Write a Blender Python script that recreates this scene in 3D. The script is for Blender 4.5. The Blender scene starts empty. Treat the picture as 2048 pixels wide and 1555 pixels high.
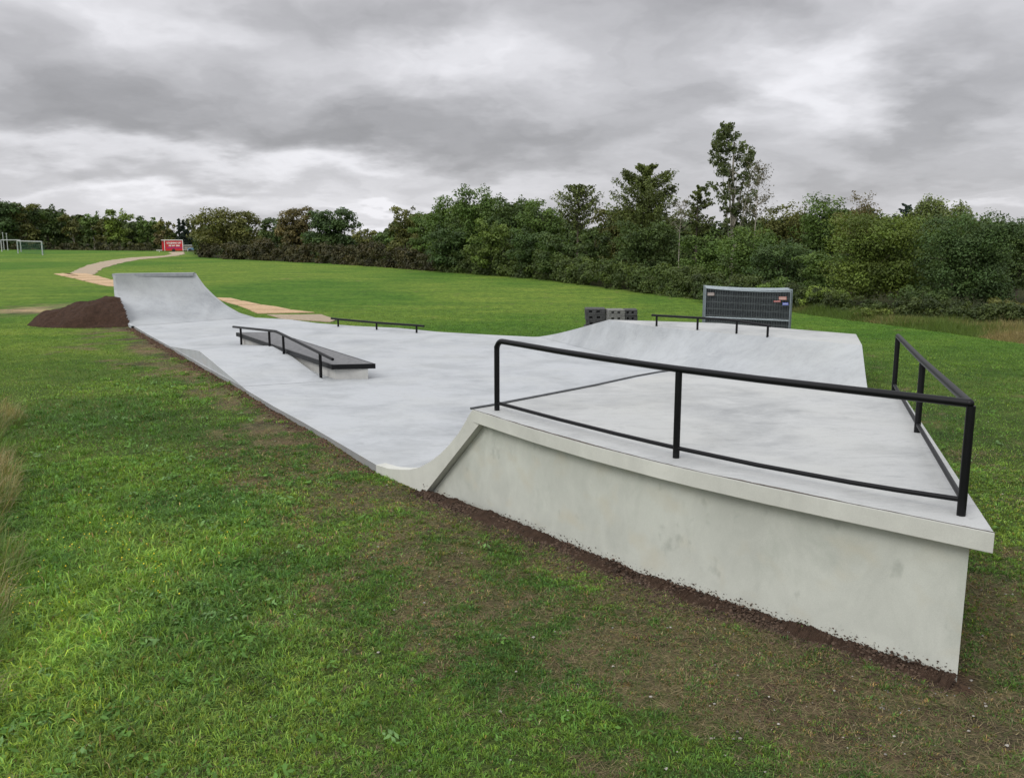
import bpy, math, random
import numpy as np
from mathutils import Vector

S = bpy.context.scene
COL = S.collection
# ------------------------------------------------------------------ camera
F, CX, CY, YH, H = 1750., 1024., 777.5, 470., 3.3      # focal length and centre in photo pixels, horizon row, eye height
PITCH = math.atan((CY - YH) / F)
cam = bpy.data.cameras.new('camera'); cam_o = bpy.data.objects.new('camera', cam); COL.objects.link(cam_o)
cam_o.location = (0, 0, H); cam_o.rotation_euler = (math.pi / 2 - PITCH, 0, 0)
cam.sensor_width = 36; cam.lens = 36 * F / 2048; cam.clip_start = .1; cam.clip_end = 6000
S.camera = cam_o
S.render.resolution_x, S.render.resolution_y = 1024, 777

# ------------------------------------------------------------------ world
def N(nt, kind, **kw):
    n = nt.nodes.new(kind)
    for k, v in kw.items():
        if k.startswith('i_'): n.inputs[k[2:].replace('_', ' ')].default_value = v
        elif k.startswith('n_'): n.inputs[int(k[2:])].default_value = v
        else: setattr(n, k, v)
    return n
def M(nt, op, a, b=None, c=None, clamp=False):
    n = nt.nodes.new('ShaderNodeMath'); n.operation = op; n.use_clamp = clamp
    for i, v in enumerate((a, b, c)):
        if v is None: continue
        if isinstance(v, (int, float)): n.inputs[i].default_value = v
        else: nt.links.new(v, n.inputs[i])
    return n.outputs[0]

SUN_EL, SUN_AZ = 40, 220          # azimuth clockwise from the view direction
world = bpy.data.worlds.new('World'); S.world = world; world.use_nodes = True
nt = world.node_tree; nt.nodes.clear(); L = nt.links
tc = N(nt, 'ShaderNodeTexCoord'); sp = N(nt, 'ShaderNodeSeparateXYZ'); L.new(tc.outputs['Generated'], sp.inputs[0])
X, Y, Zc = sp.outputs
zc = M(nt, 'MAXIMUM', Zc, 0.0)
zz = M(nt, 'ADD', zc, 0.24)
cmb = N(nt, 'ShaderNodeCombineXYZ'); L.new(M(nt, 'DIVIDE', X, zz), cmb.inputs[0]); L.new(M(nt, 'DIVIDE', Y, zz), cmb.inputs[1])
warp = N(nt, 'ShaderNodeTexNoise', i_Scale=1.9, i_Detail=5., i_Roughness=.55); L.new(cmb.outputs[0], warp.inputs['Vector'])
wc = N(nt, 'ShaderNodeSeparateColor'); L.new(warp.outputs['Color'], wc.inputs[0])
az = M(nt, 'ARCTAN2', X, Y)
az = M(nt, 'ADD', az, M(nt, 'MULTIPLY', M(nt, 'SUBTRACT', wc.outputs[0], .5), .40))
elv = M(nt, 'ARCSINE', Zc)
elw = M(nt, 'ADD', elv, M(nt, 'MULTIPLY', M(nt, 'SUBTRACT', wc.outputs[1], .5), .15))
acc = None
BL = [(330,205,200,62,-.21),(60,245,120,55,-.17),(600,275,190,34,-.17),(750,60,160,55,-.16),(1300,55,170,50,-.14),(1520,45,140,42,-.13),
      (930,252,230,45,-.15),(1120,305,230,36,-.15),(1840,275,160,60,-.15),(1960,150,110,80,-.12),(1700,365,220,28,-.09),(1330,185,130,45,-.09),
      (380,372,260,15,-.09),(1150,350,200,22,-.08),(560,30,90,40,-.06),(170,110,120,50,-.07),
      (380,60,130,60,.13),(850,150,230,42,.13),(1640,120,120,80,.15),(1550,230,110,50,.12),(240,325,270,20,.13),(700,345,170,22,.12),
      (740,432,120,10,.17),(90,30,110,40,.07),(330,412,260,14,.1),(1980,425,110,10,.12),(1130,395,60,20,.05),(1950,40,90,40,.06),(1000,385,60,20,.1)]
for px, py, wx, wy, a in BL:
    a0 = math.atan((px - CX) / F); e0 = (YH - py) / F * .96; wa = wx / F * 1.15; we = wy / F * 1.1
    dx = M(nt, 'DIVIDE', M(nt, 'SUBTRACT', az, a0), wa); dy = M(nt, 'DIVIDE', M(nt, 'SUBTRACT', elw, e0), we)
    g = M(nt, 'EXPONENT', M(nt, 'MULTIPLY', M(nt, 'ADD', M(nt, 'MULTIPLY', dx, dx), M(nt, 'MULTIPLY', dy, dy)), -1.))
    g = M(nt, 'MULTIPLY', g, a * .84)
    acc = g if acc is None else M(nt, 'ADD', acc, g)
cav = N(nt, 'ShaderNodeCombineXYZ'); L.new(M(nt, 'MULTIPLY', az, 1.), cav.inputs[0]); L.new(M(nt, 'MULTIPLY', elw, 1.7), cav.inputs[1])
cl = N(nt, 'ShaderNodeTexNoise', i_Scale=6.2, i_Detail=9., i_Roughness=.54, i_Distortion=.25); L.new(cav.outputs[0], cl.inputs['Vector'])
cl2 = N(nt, 'ShaderNodeTexNoise', i_Scale=1.1, i_Detail=3., i_Roughness=.5, i_Distortion=.4); L.new(cmb.outputs[0], cl2.inputs['Vector'])
val = M(nt, 'ADD', acc, M(nt, 'MULTIPLY', M(nt, 'SUBTRACT', cl.outputs[0], .5), .31))
val = M(nt, 'ADD', val, M(nt, 'MULTIPLY', M(nt, 'SUBTRACT', cl2.outputs[0], .5), .12))
val = M(nt, 'ADD', val, .83)
val = M(nt, 'MINIMUM', M(nt, 'MAXIMUM', val, .42), .97)
lin = M(nt, 'POWER', val, 2.3)
# an overcast sky is brightest overhead
up = N(nt, 'ShaderNodeMapRange', interpolation_type='SMOOTHSTEP', n_1=.30, n_2=1.0, n_3=1.0, n_4=1.75); L.new(elv, up.inputs[0])
lin = M(nt, 'MULTIPLY', lin, up.outputs[0])
# and brighter round the hidden sun
_a, _e = math.radians(SUN_AZ), math.radians(SUN_EL)
dt = N(nt, 'ShaderNodeVectorMath', operation='DOT_PRODUCT'); L.new(tc.outputs['Generated'], dt.inputs[0]); dt.inputs[1].default_value = (math.sin(_a)*math.cos(_e), math.cos(_a)*math.cos(_e), math.sin(_e))
lin = M(nt, 'MULTIPLY', lin, M(nt, 'ADD', 1., M(nt, 'MULTIPLY', M(nt, 'MAXIMUM', dt.outputs['Value'], 0.), .75)))
tint = N(nt, 'ShaderNodeCombineColor'); L.new(M(nt, 'MULTIPLY', lin, .99), tint.inputs[0]); L.new(M(nt, 'MULTIPLY', lin, .985), tint.inputs[1]); L.new(M(nt, 'MULTIPLY', lin, 1.03), tint.inputs[2])
bg1 = N(nt, 'ShaderNodeBackground', i_Strength=1.0); L.new(tint.outputs[0], bg1.inputs[0])
sky = N(nt, 'ShaderNodeTexSky', sky_type='NISHITA', sun_disc=False, sun_elevation=math.radians(SUN_EL), sun_rotation=math.radians(SUN_AZ))
bg2 = N(nt, 'ShaderNodeBackground', i_Strength=.08); L.new(sky.outputs[0], bg2.inputs[0])
mx = N(nt, 'ShaderNodeMixShader', n_0=.95); L.new(bg2.outputs[0], mx.inputs[1]); L.new(bg1.outputs[0], mx.inputs[2])
wo = N(nt, 'ShaderNodeOutputWorld'); L.new(mx.outputs[0], wo.inputs[0])
world.cycles.sampling_method = 'MANUAL'; world.cycles.sample_map_resolution = 512

sun = bpy.data.lights.new('sun', 'SUN'); sun.energy = 1.35; sun.angle = math.radians(25); sun.color = (1, .965, .91)
sun_o = bpy.data.objects.new('sun', sun); COL.objects.link(sun_o)
a = math.radians(SUN_AZ); e = math.radians(SUN_EL)
sun_o.rotation_euler = Vector((math.sin(a) * math.cos(e), math.cos(a) * math.cos(e), math.sin(e))).to_track_quat('Z', 'Y').to_euler()
S.view_settings.view_transform = 'Standard'; S.view_settings.look = 'None'; S.view_settings.exposure = 0.0; S.view_settings.gamma = 1
S.cycles.max_bounces = 5; S.cycles.diffuse_bounces = 3; S.cycles.transmission_bounces = 3; S.cycles.transparent_max_bounces = 6
S.cycles.use_denoising = True

# ------------------------------------------------------------------ photo pixel -> place
def ray(px, py):
    u = (px - CX) / F; v = -(py - CY) / F
    return np.array([u, math.cos(PITCH) + v * math.sin(PITCH), -math.sin(PITCH) + v * math.cos(PITCH)])
def W(px, py, z=0.):
    r = ray(px, py); t = (z - H) / r[2]; return np.array([r[0] * t, r[1] * t, z])
def V(px, py, a, b):
    r = ray(px, py); a = np.array(a[:2]); b = np.array(b[:2]); n = np.array([-(b - a)[1], (b - a)[0]])
    t = (a @ n) / (r[:2] @ n); return np.array([r[0] * t, r[1] * t, H + r[2] * t])
def Zat(px, py, xy):
    r = ray(px, py); t = xy[1] / r[1]; return H + r[2] * t
def at_depth(px, py, y):
    r = ray(px, py); t = y / r[1]; return np.array([r[0] * t, y, H + r[2] * t])

# ------------------------------------------------------------------ noise
_tabs = {}
def vnoise(x, y, s, seed):
    if seed not in _tabs: _tabs[seed] = np.random.RandomState(seed).rand(256, 256)
    T = _tabs[seed]; x = np.asarray(x) / s; y = np.asarray(y) / s
    xi = np.floor(x).astype(int); yi = np.floor(y).astype(int); fx = x - xi; fy = y - yi
    fx = fx * fx * (3 - 2 * fx); fy = fy * fy * (3 - 2 * fy)
    g = lambda i, j: T[(xi + i) & 255, (yi + j) & 255]
    return (g(0,0)*(1-fx)+g(1,0)*fx)*(1-fy) + (g(0,1)*(1-fx)+g(1,1)*fx)*fy
def fbm(x, y, s, seed, o=4):
    r = 0; am = .5; t = 0
    for k in range(o): r = r + am * vnoise(x, y, s, seed + k); t += am; am *= .5; s *= .5
    return r / t
def sm(a, b, x):
    t = np.clip((x - a) / (b - a), 0, 1); return t * t * (3 - 2 * t)

# ------------------------------------------------------------------ mesh helpers
def build(name, verts, faces, mat, parent=None, origin=None, smooth=False, mats=None, midx=None, col=None):
    """faces: list of index tuples or an (n,k) array. verts in world coordinates; origin is subtracted."""
    me = bpy.data.meshes.new(name)
    v = np.asarray(verts, dtype=np.float64)
    if origin is None and parent is not None: origin = np.array(parent.location)
    if parent is not None and parent.parent is not None: origin = np.array(parent.location) + np.array(parent.parent.location)
    if origin is not None: v = v - np.asarray(origin)
    if isinstance(faces, np.ndarray):
        k = faces.shape[1]; n = len(faces)
        me.vertices.add(len(v)); me.vertices.foreach_set('co', v.astype(np.float32).ravel())
        me.loops.add(n * k); me.loops.foreach_set('vertex_index', faces.astype(np.int32).ravel())
        me.polygons.add(n); me.polygons.foreach_set('loop_start', np.arange(0, n * k, k, dtype=np.int32))
        me.polygons.foreach_set('loop_total', np.full(n, k, dtype=np.int32))
        me.update(calc_edges=True)
    else:
        me.from_pydata([tuple(p) for p in v], [], [tuple(int(i) for i in f) for f in faces]); me.update()
    for m in (mats or [mat]): me.materials.append(m)
    if midx is not None: me.polygons.foreach_set('material_index', np.asarray(midx, dtype=np.int32))
    if smooth: me.polygons.foreach_set('use_smooth', np.ones(len(me.polygons), dtype=bool))
    if col is not None:
        at = me.color_attributes.new('tone', 'FLOAT_COLOR', 'POINT')
        c = np.ones((len(v), 4), dtype=np.float32); c[:, :3] = col
        at.data.foreach_set('color', c.ravel())
    o = bpy.data.objects.new(name, me); COL.objects.link(o)
    if parent is not None: o.parent = parent
    elif origin is not None: o.location = origin
    return o
def tag(o, label=None, cat=None, group=None, kind=None):
    for k, v in (('label', label), ('category', cat), ('group', group), ('kind', kind)):
        if v: o[k] = v
    return o
def empty(name, loc, label, cat, group=None):
    o = bpy.data.objects.new(name, None); COL.objects.link(o); o.location = tuple(float(q) for q in loc); o.empty_display_size = .3
    return tag(o, label, cat, group)
class MB:
    def __init__(s): s.v = []; s.f = []; s.m = []
    def add(s, v, f, mi=0):
        b = len(s.v); s.v += [tuple(float(c) for c in p) for p in v]; s.f += [tuple(b + i for i in q) for q in f]; s.m += [mi] * len(f); return s
    def box(s, c, d, rz=0, mi=0, taper=0):
        c = np.array(c, float); x, y, z = np.array(d, float) / 2; ca, sa = math.cos(rz), math.sin(rz); P = []
        for dz in (-z, z):
            t = 1 - (taper if dz > 0 else 0)
            for dx, dy in ((-x,-y),(x,-y),(x,y),(-x,y)):
                dx *= t; dy *= t; P.append((c[0]+dx*ca-dy*sa, c[1]+dx*sa+dy*ca, c[2]+dz))
        return s.add(P, [(3,2,1,0),(4,5,6,7),(0,1,5,4),(1,2,6,5),(2,3,7,6),(3,0,4,7)], mi)
    def tube(s, pts, r, n=10, cap=True, mi=0):
        pts = [np.array(p, float) for p in pts]; R = r if isinstance(r, (list, tuple, np.ndarray)) else [r] * len(pts)
        P = []; ref = None
        for i, p in enumerate(pts):
            d = (pts[min(i+1, len(pts)-1)] - pts[max(i-1, 0)]); d = d / (np.linalg.norm(d) + 1e-9)
            if ref is None:
                ref = np.array([0,0,1.]) if abs(d[2]) < .9 else np.array([1.,0,0])
            u = np.cross(ref, d); u /= np.linalg.norm(u) + 1e-9; w = np.cross(d, u); ref = w
            # keep a near constant frame
            for k in range(n):
                an = 2 * math.pi * k / n; P.append(p + R[i] * (math.cos(an) * u + math.sin(an) * w))
        Fc = []
        for i in range(len(pts) - 1):
            for k in range(n): Fc.append((i*n+k, i*n+(k+1) % n, (i+1)*n+(k+1) % n, (i+1)*n+k))
        if cap: Fc.append(tuple(range(n))[::-1]); Fc.append(tuple((len(pts)-1)*n+k for k in range(n)))
        return s.add(P, Fc, mi)
    def prism(s, poly, z0, z1, mi=0, mside=None):
        n = len(poly); P = [(p[0], p[1], z0) for p in poly] + [(p[0], p[1], z1) for p in poly]
        ar = sum(poly[i][0]*poly[(i+1) % n][1]-poly[(i+1) % n][0]*poly[i][1] for i in range(n))
        ix = list(range(n)) if ar > 0 else list(range(n))[::-1]
        s.add(P, [tuple(n+i for i in ix)], mi)
        b = len(s.v) - 2*n
        ms = mi if mside is None else mside
        s.f.append(tuple(b+i for i in ix[::-1])); s.m.append(ms)
        for k in range(n): i, j = ix[k], ix[(k+1) % n]; s.f.append((b+i, b+j, b+n+j, b+n+i)); s.m.append(ms)
        return s
    def slab(s, poly3, off, mi=0):
        "3-D ngon extruded by a vector"
        n = len(poly3); P = [np.array(p) for p in poly3]; Q = [p + np.array(off) for p in P]
        s.add(P + Q, [tuple(range(n)), tuple(n+i for i in range(n))[::-1]] + [(i, n+i, n+(i+1) % n, (i+1) % n) for i in range(n)], mi); return s
    def make(s, name, mat, parent=None, smooth=False, mats=None, origin=None, bevel=0):
        o = build(name, s.v, s.f, mat, parent, origin=origin, mats=mats, midx=s.m if mats else None)
        if smooth:
            me = o.data; me.polygons.foreach_set('use_smooth', np.ones(len(me.polygons), dtype=bool))
            try: me.set_sharp_from_angle(angle=math.radians(40))
            except Exception: pass
        if bevel:
            b = o.modifiers.new('bevel', 'BEVEL'); b.width = bevel; b.segments = 2; b.limit_method = 'ANGLE'
        return o

# ------------------------------------------------------------------ materials
def mat(name):
    m = bpy.data.materials.new(name); m.use_nodes = True; nt = m.node_tree; nt.nodes.clear()
    out = nt.nodes.new('ShaderNodeOutputMaterial'); b = nt.nodes.new('ShaderNodeBsdfPrincipled'); nt.links.new(b.outputs[0], out.inputs[0])
    return m, nt, b, out
def ramp(nt, src, stops):
    r = nt.nodes.new('ShaderNodeValToRGB'); el = r.color_ramp.elements
    while len(el) < len(stops): el.new(.5)
    for e_, (p, c) in zip(el, stops): e_.position = p; e_.color = (*c, 1)
    nt.links.new(src, r.inputs[0]); return r.outputs[0]
def noise(nt, scale, detail=4., rough=.55, dist=0., vec=None, sc=None):
    n = N(nt, 'ShaderNodeTexNoise', i_Scale=scale, i_Detail=detail, i_Roughness=rough, i_Distortion=dist)
    t = N(nt, 'ShaderNodeNewGeometry'); src = t.outputs['Position']
    if sc:
        mp = N(nt, 'ShaderNodeMapping'); mp.inputs['Scale'].default_value = sc
        if vec: mp.inputs['Rotation'].default_value = vec
        nt.links.new(src, mp.inputs[0]); src = mp.outputs[0]
    nt.links.new(src, n.inputs['Vector']); return n.outputs[0]
def mix(nt, fac, a, b, mode='MIX'):
    n = nt.nodes.new('ShaderNodeMix'); n.data_type = 'RGBA'; n.blend_type = mode
    for i, v in ((0, fac), (6, a), (7, b)):
        if hasattr(v, 'links') or hasattr(v, 'is_linked'): nt.links.new(v, n.inputs[i])
        else: n.inputs[i].default_value = v if i == 0 else (*v, 1)
    return n.outputs[2]
def bump(nt, b, h, strength, dist):
    n = N(nt, 'ShaderNodeBump', i_Strength=strength, i_Distance=dist); nt.links.new(h, n.inputs['Height']); nt.links.new(n.outputs[0], b.inputs['Normal'])
def plain(name, c, rough=.6, metal=0., var=.12, scale=8., spec=.5):
    m, nt, b, o = mat(name)
    n = noise(nt, scale, 4)
    lo = tuple(x * (1 - var) for x in c); hi = tuple(min(1, x * (1 + var)) for x in c)
    nt.links.new(ramp(nt, n, [(.3, lo), (.7, hi)]), b.inputs['Base Color'])
    b.inputs['Roughness'].default_value = rough; b.inputs['Metallic'].default_value = metal; b.inputs['Specular IOR Level'].default_value = spec
    return m
def concrete(name, lo, hi, blotch=.16, streak=.5, rot=.6, rough=.62, bmp=.25, speck=True):
    m, nt, b, o = mat(name)
    big = noise(nt, .55, 5, .6, .6)
    st = noise(nt, 1.6, 6, .62, 1.3, vec=(0, 0, rot), sc=(.85, 1.3, 1.))
    st2 = noise(nt, 5.5, 6, .7, 2.2, vec=(0, 0, rot + .5), sc=(.8, 1.3, 1.))
    fine = noise(nt, 60, 3, .7)
    k = M(nt, 'ADD', M(nt, 'MULTIPLY', big, .58), M(nt, 'ADD', M(nt, 'MULTIPLY', st, .33 * streak * 2), M(nt, 'MULTIPLY', st2, .22 * streak * 2)))
    c = ramp(nt, k, [(.36, lo), (.5, tuple(x*.4+y*.6 for x, y in zip(lo, hi))), (.60, hi)])
    warm = noise(nt, .8, 3, .5, .3)
    c = mix(nt, M(nt, 'MULTIPLY', M(nt, 'SUBTRACT', warm, .42, clamp=True), .9, clamp=True), c, (hi[0]*1.0, hi[1]*.98, hi[2]*.90))
    # darker trowel scuffs
    sc = noise(nt, 2.6, 7, .72, 1.8, vec=(0, 0, rot - .25), sc=(.65, 1.9, 1.))
    c = mix(nt, M(nt, 'MULTIPLY', M(nt, 'SUBTRACT', sc, .54, clamp=True), blotch * 22, clamp=True), c, tuple(x * .78 for x in lo))
    fr = ramp(nt, fine, [(.3, (.93,)*3), (.7, (1.05,)*3)])
    c = mix(nt, 1., c, fr, 'MULTIPLY')
    nt.links.new(c, b.inputs['Base Color'])
    rr = N(nt, 'ShaderNodeMapRange', n_1=.3, n_2=.7, n_3=rough - .12, n_4=rough + .12); nt.links.new(st, rr.inputs[0]); nt.links.new(rr.outputs[0], b.inputs['Roughness'])
    bump(nt, b, M(nt, 'ADD', M(nt, 'MULTIPLY', st2, .7), M(nt, 'MULTIPLY', fine, .3)), bmp, .006)
    return m
M_floor = concrete('floor_concrete', (.245, .262, .270), (.395, .415, .424), rot=.5, blotch=.11, streak=.48)
M_deck = concrete('deck_concrete', (.235, .246, .246), (.410, .422, .412), rot=-.7, blotch=.11, streak=.48)
M_ramp = concrete('ramp_concrete', (.225, .240, .248), (.360, .380, .389), rot=.9, blotch=.08, streak=.42)
def wall_concrete(name, base, stain=True):
    m, nt, b, o = mat(name)
    big = noise(nt, 1.1, 5, .6, .3); mid = noise(nt, 3.2, 5, .6, .8, sc=(1, 1, .6)); fine = noise(nt, 120, 2, .6)
    k = M(nt, 'ADD', M(nt, 'MULTIPLY', big, .6), M(nt, 'MULTIPLY', mid, .4))
    lo = tuple(x * .87 for x in base); hi = tuple(min(.9, x * 1.09) for x in base)
    c = ramp(nt, k, [(.36, lo), (.64, hi)])
    if stain:
        s1 = noise(nt, 1.9, 4, .65, .5, sc=(1, 1, .55))
        c = mix(nt, M(nt, 'MULTIPLY', M(nt, 'SUBTRACT', s1, .535, clamp=True), 3.2, clamp=True), c, (base[0]*.74, base[1]*.76, base[2]*.74))
        s2 = noise(nt, 2.7, 2, .5, .2, sc=(1, 1, 1.3))
        c = mix(nt, M(nt, 'MULTIPLY', M(nt, 'SUBTRACT', s2, .55, clamp=True), 3.0, clamp=True), c, (base[0]*.98, base[1]*.91, base[2]*.82))
        s3 = noise(nt, 5.0, 3, .55, 0, sc=(1, 1, .7))
        c = mix(nt, M(nt, 'MULTIPLY', M(nt, 'SUBTRACT', s3, .64, clamp=True), 4, clamp=True), c, (base[0]*.55, base[1]*.57, base[2]*.55))
    c = mix(nt, 1., c, ramp(nt, fine, [(.3, (.94,)*3), (.7, (1.05,)*3)]), 'MULTIPLY')
    nt.links.new(c, b.inputs['Base Color']); b.inputs['Roughness'].default_value = .8
    bump(nt, b, M(nt, 'ADD', M(nt, 'MULTIPLY', mid, .8), M(nt, 'MULTIPLY', fine, .2)), .35, .01)
    return m
M_wall = wall_concrete('wall_concrete', (.470, .487, .435))
M_fascia = wall_concrete('fascia_concrete', (.495, .502, .452), stain=False)
M_side = wall_concrete('formed_side_concrete', (.24, .245, .24))
M_side2 = wall_concrete('grey_side_concrete', (.37, .39, .40))
M_joint = plain('edge_joint_dirt', (.085, .072, .055), .9, var=.5, scale=25)
M_black = plain('black_painted_steel', (.0035, .0038, .0044), .42, 0, .25, 14, .22)
M_steel = plain('dark_coping_steel', (.10, .105, .11), .42, .6, .2, 6)
M_cope = plain('grey_coping_concrete', (.26, .275, .285), .5, .2, .15, 6)
M_box = plain('box_grey_plywood', (.135, .137, .138), .75, 0, .25, 9)
M_block = wall_concrete('box_body_concrete', (.42, .42, .40))
M_galv = plain('galvanised_steel', (.20, .235, .25), .45, .55, .15, 10)
M_net = plain('dark_netting', (.035, .042, .045), .9, 0, .3, 9)
M_wire = plain('grey_wire', (.085, .10, .10), .6, .3, .2, 9)
M_soil = None
def soil_mat(name, lo, hi):
    m, nt, b, o = mat(name)
    n = noise(nt, 9, 7, .7); n2 = noise(nt, 60, 3, .7)
    k = M(nt, 'ADD', M(nt, 'MULTIPLY', n, .6), M(nt, 'MULTIPLY', n2, .4))
    nt.links.new(ramp(nt, k, [(.35, lo), (.65, hi)]), b.inputs['Base Color']); b.inputs['Roughness'].default_value = .95; b.inputs['Specular IOR Level'].default_value = .15
    bump(nt, b, k, .9, .06); return m
M_soil = soil_mat('soil', (.028, .018, .012), (.080, .050, .034))
M_mound = soil_mat('mound_soil', (.022, .013, .009), (.070, .040, .026))
M_ply = soil_mat('worn_plywood', (.36, .235, .125), (.62, .46, .30))
M_sand = soil_mat('gravel_sand', (.26, .20, .14), (.45, .38, .28))

def tone_mat(name, transl=.25, rough=.7, spec=.25, gain=1.):
    m, nt, b, o = mat(name)
    at = N(nt, 'ShaderNodeAttribute', attribute_name='tone')
    c = at.outputs['Color']
    if gain != 1.: c = mix(nt, 1., c, (gain,)*3, 'MULTIPLY')
    nt.links.new(c, b.inputs['Base Color']); b.inputs['Roughness'].default_value = rough; b.inputs['Specular IOR Level'].default_value = spec
    if transl:
        tr = N(nt, 'ShaderNodeBsdfTranslucent'); nt.links.new(mix(nt, 1., c, (1.25, 1.15, .6), 'MULTIPLY'), tr.inputs[0])
        ms = N(nt, 'ShaderNodeMixShader', n_0=transl); nt.links.new(b.outputs[0], ms.inputs[1]); nt.links.new(tr.outputs[0], ms.inputs[2]); nt.links.new(ms.outputs[0], o.inputs[0])
    return m
M_leaf = tone_mat('foliage', .28, .6, .3)
M_blade = tone_mat('grass_blades', .35, .6, .3, 1.13)
M_tone = tone_mat('plain_tone', 0, .8, .2)
m, nt_, b_, o_ = mat('bark'); M_bark = m
n_ = noise(nt_, 6, 5, .6, 0, sc=(1, 1, .3)); nt_.links.new(ramp(nt_, n_, [(.35, (.035, .028, .02)), (.65, (.12, .10, .075))]), b_.inputs['Base Color']); b_.inputs['Roughness'].default_value = .95
m, nt_, b_, o_ = mat('pale_bark'); M_bark2 = m
n_ = noise(nt_, 5, 5, .6, 0, sc=(1, 1, 1.5)); nt_.links.new(ramp(nt_, n_, [(.35, (.12, .11, .08)), (.6, (.32, .30, .24))]), b_.inputs['Base Color']); b_.inputs['Roughness'].default_value = .9

# ------------------------------------------------------------------ key points of the park
D = 1.2; FZ = .10
slab_px = [(945,820),(1064.5,855.3),(1173.9,887.5),(1318.4,925.6),(1389.8,943.2),(1534.4,973.4),(1660,997.5),(1787.3,1024.7),(1990,1066)]
def smooth_px(P, deg=3):
    P = np.array(P); c_ = np.polyfit(P[:, 0]-1450, P[:, 1], deg); return [(a_, float(np.polyval(c_, a_-1450))) for a_ in P[:, 0]]
slab_px = smooth_px(slab_px)
front = [W(*p, D) for p in slab_px]
P1, P2 = front[0], front[-1]
P3 = W(1812, 797, D); P4 = W(1345, 741.5, D)
G = W(847, 989, -.1)
def inward(p, q):
    d = (q - p)[:2]; d = d / np.hypot(*d); return np.array([-d[1], d[0], 0.])
wall_pts = []
for i, p in enumerate(front):
    a_ = front[max(i-1, 0)]; b_2 = front[min(i+1, len(front)-1)]
    wall_pts.append(p + inward(a_, b_2) * .14)
side_dir = (P3 - P2) / np.linalg.norm(P3 - P2)
fd = (front[-1] - front[-2]); fd = fd / np.linalg.norm(fd)
wall_pts[-1] = P2 + inward(front[-2], P2) * .14 - fd * .19
left_px = [(752,929),(656.6,873),(607.7,844.8),(546.6,811.8),(493,780),(484,772.6),(412,734),(340.6,693),(296.7,669),(268,652)]
left_edge = [W(*p, FZ) for p in left_px]
right_px = [(504,634.5),(581,638.7),(633.7,646),(712.8,651.8),(797.7,655.7),(878.5,663.5),(981,669.3),(1066.5,673.4),(1090,673)]
right_edge = [W(*p, FZ) for p in right_px]
BZ = .95
bank_back = [W(1218,639,BZ), W(1442,646,BZ), W(1712,668,BZ)]
bank_foot = [W(*p, FZ + .004) for p in [(1078,673),(1125,686),(1200,704),(1330,735),(1500,765),(1620,782),(1738,795)]]
bank_lip = [W(*p, BZ) for p in [(1218,639),(1262,646),(1309,655),(1400,662.5),(1493,669),(1600,678),(1724,690)]]
park_poly = [tuple(p[:2]) for p in ([G] + left_edge + [W(238,600,FZ), W(236,575,FZ)*1.0, W(400,575,FZ)] + right_edge + [bank_back[0], bank_back[1], bank_back[2], bank_lip[-1], bank_foot[-1], P3, P2 ] + front[::-1])]
# quarter pipe outline on the ground
QZ = 1.8
QL, QR = W(230, 549, QZ), W(388, 547, QZ)
TL, TR = left_edge[-1], right_edge[0]
park_poly = [tuple(p[:2]) for p in ([G] + left_edge + [QL, QL + (.1, .8, 0), QR + (.1, .8, 0), QR] + right_edge + [bank_back[0], bank_back[1], bank_back[2], bank_lip[-1], bank_foot[-1], P3] + wall_pts[::-1])]
def in_poly(x, y, poly):
    r = np.zeros(np.shape(x), bool); n = len(poly)
    for i in range(n):
        x1, y1 = poly[i]; x2, y2 = poly[(i+1) % n]
        c = ((y1 > y) != (y2 > y)) & (x < (x2-x1)*(y-y1)/(y2-y1+1e-12)+x1); r ^= c
    return r
def dist_line(x, y, pts):
    best = np.full(np.shape(x), 1e9)
    for p, q in zip(pts[:-1], pts[1:]):
        dx, dy = q[0]-p[0], q[1]-p[1]; t = np.clip(((x-p[0])*dx+(y-p[1])*dy)/(dx*dx+dy*dy), 0, 1)
        best = np.minimum(best, np.hypot(x-p[0]-t*dx, y-p[1]-t*dy))
    return best
base_line = [p[:2] for p in (left_edge[::-1] + [G] + wall_pts[2:])]
wall_line = [G[:2]] + [p[:2] for p in wall_pts[1:]]
right_line = [wall_pts[-1][:2], P3[:2], bank_foot[-1][:2], bank_back[2][:2]]

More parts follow.
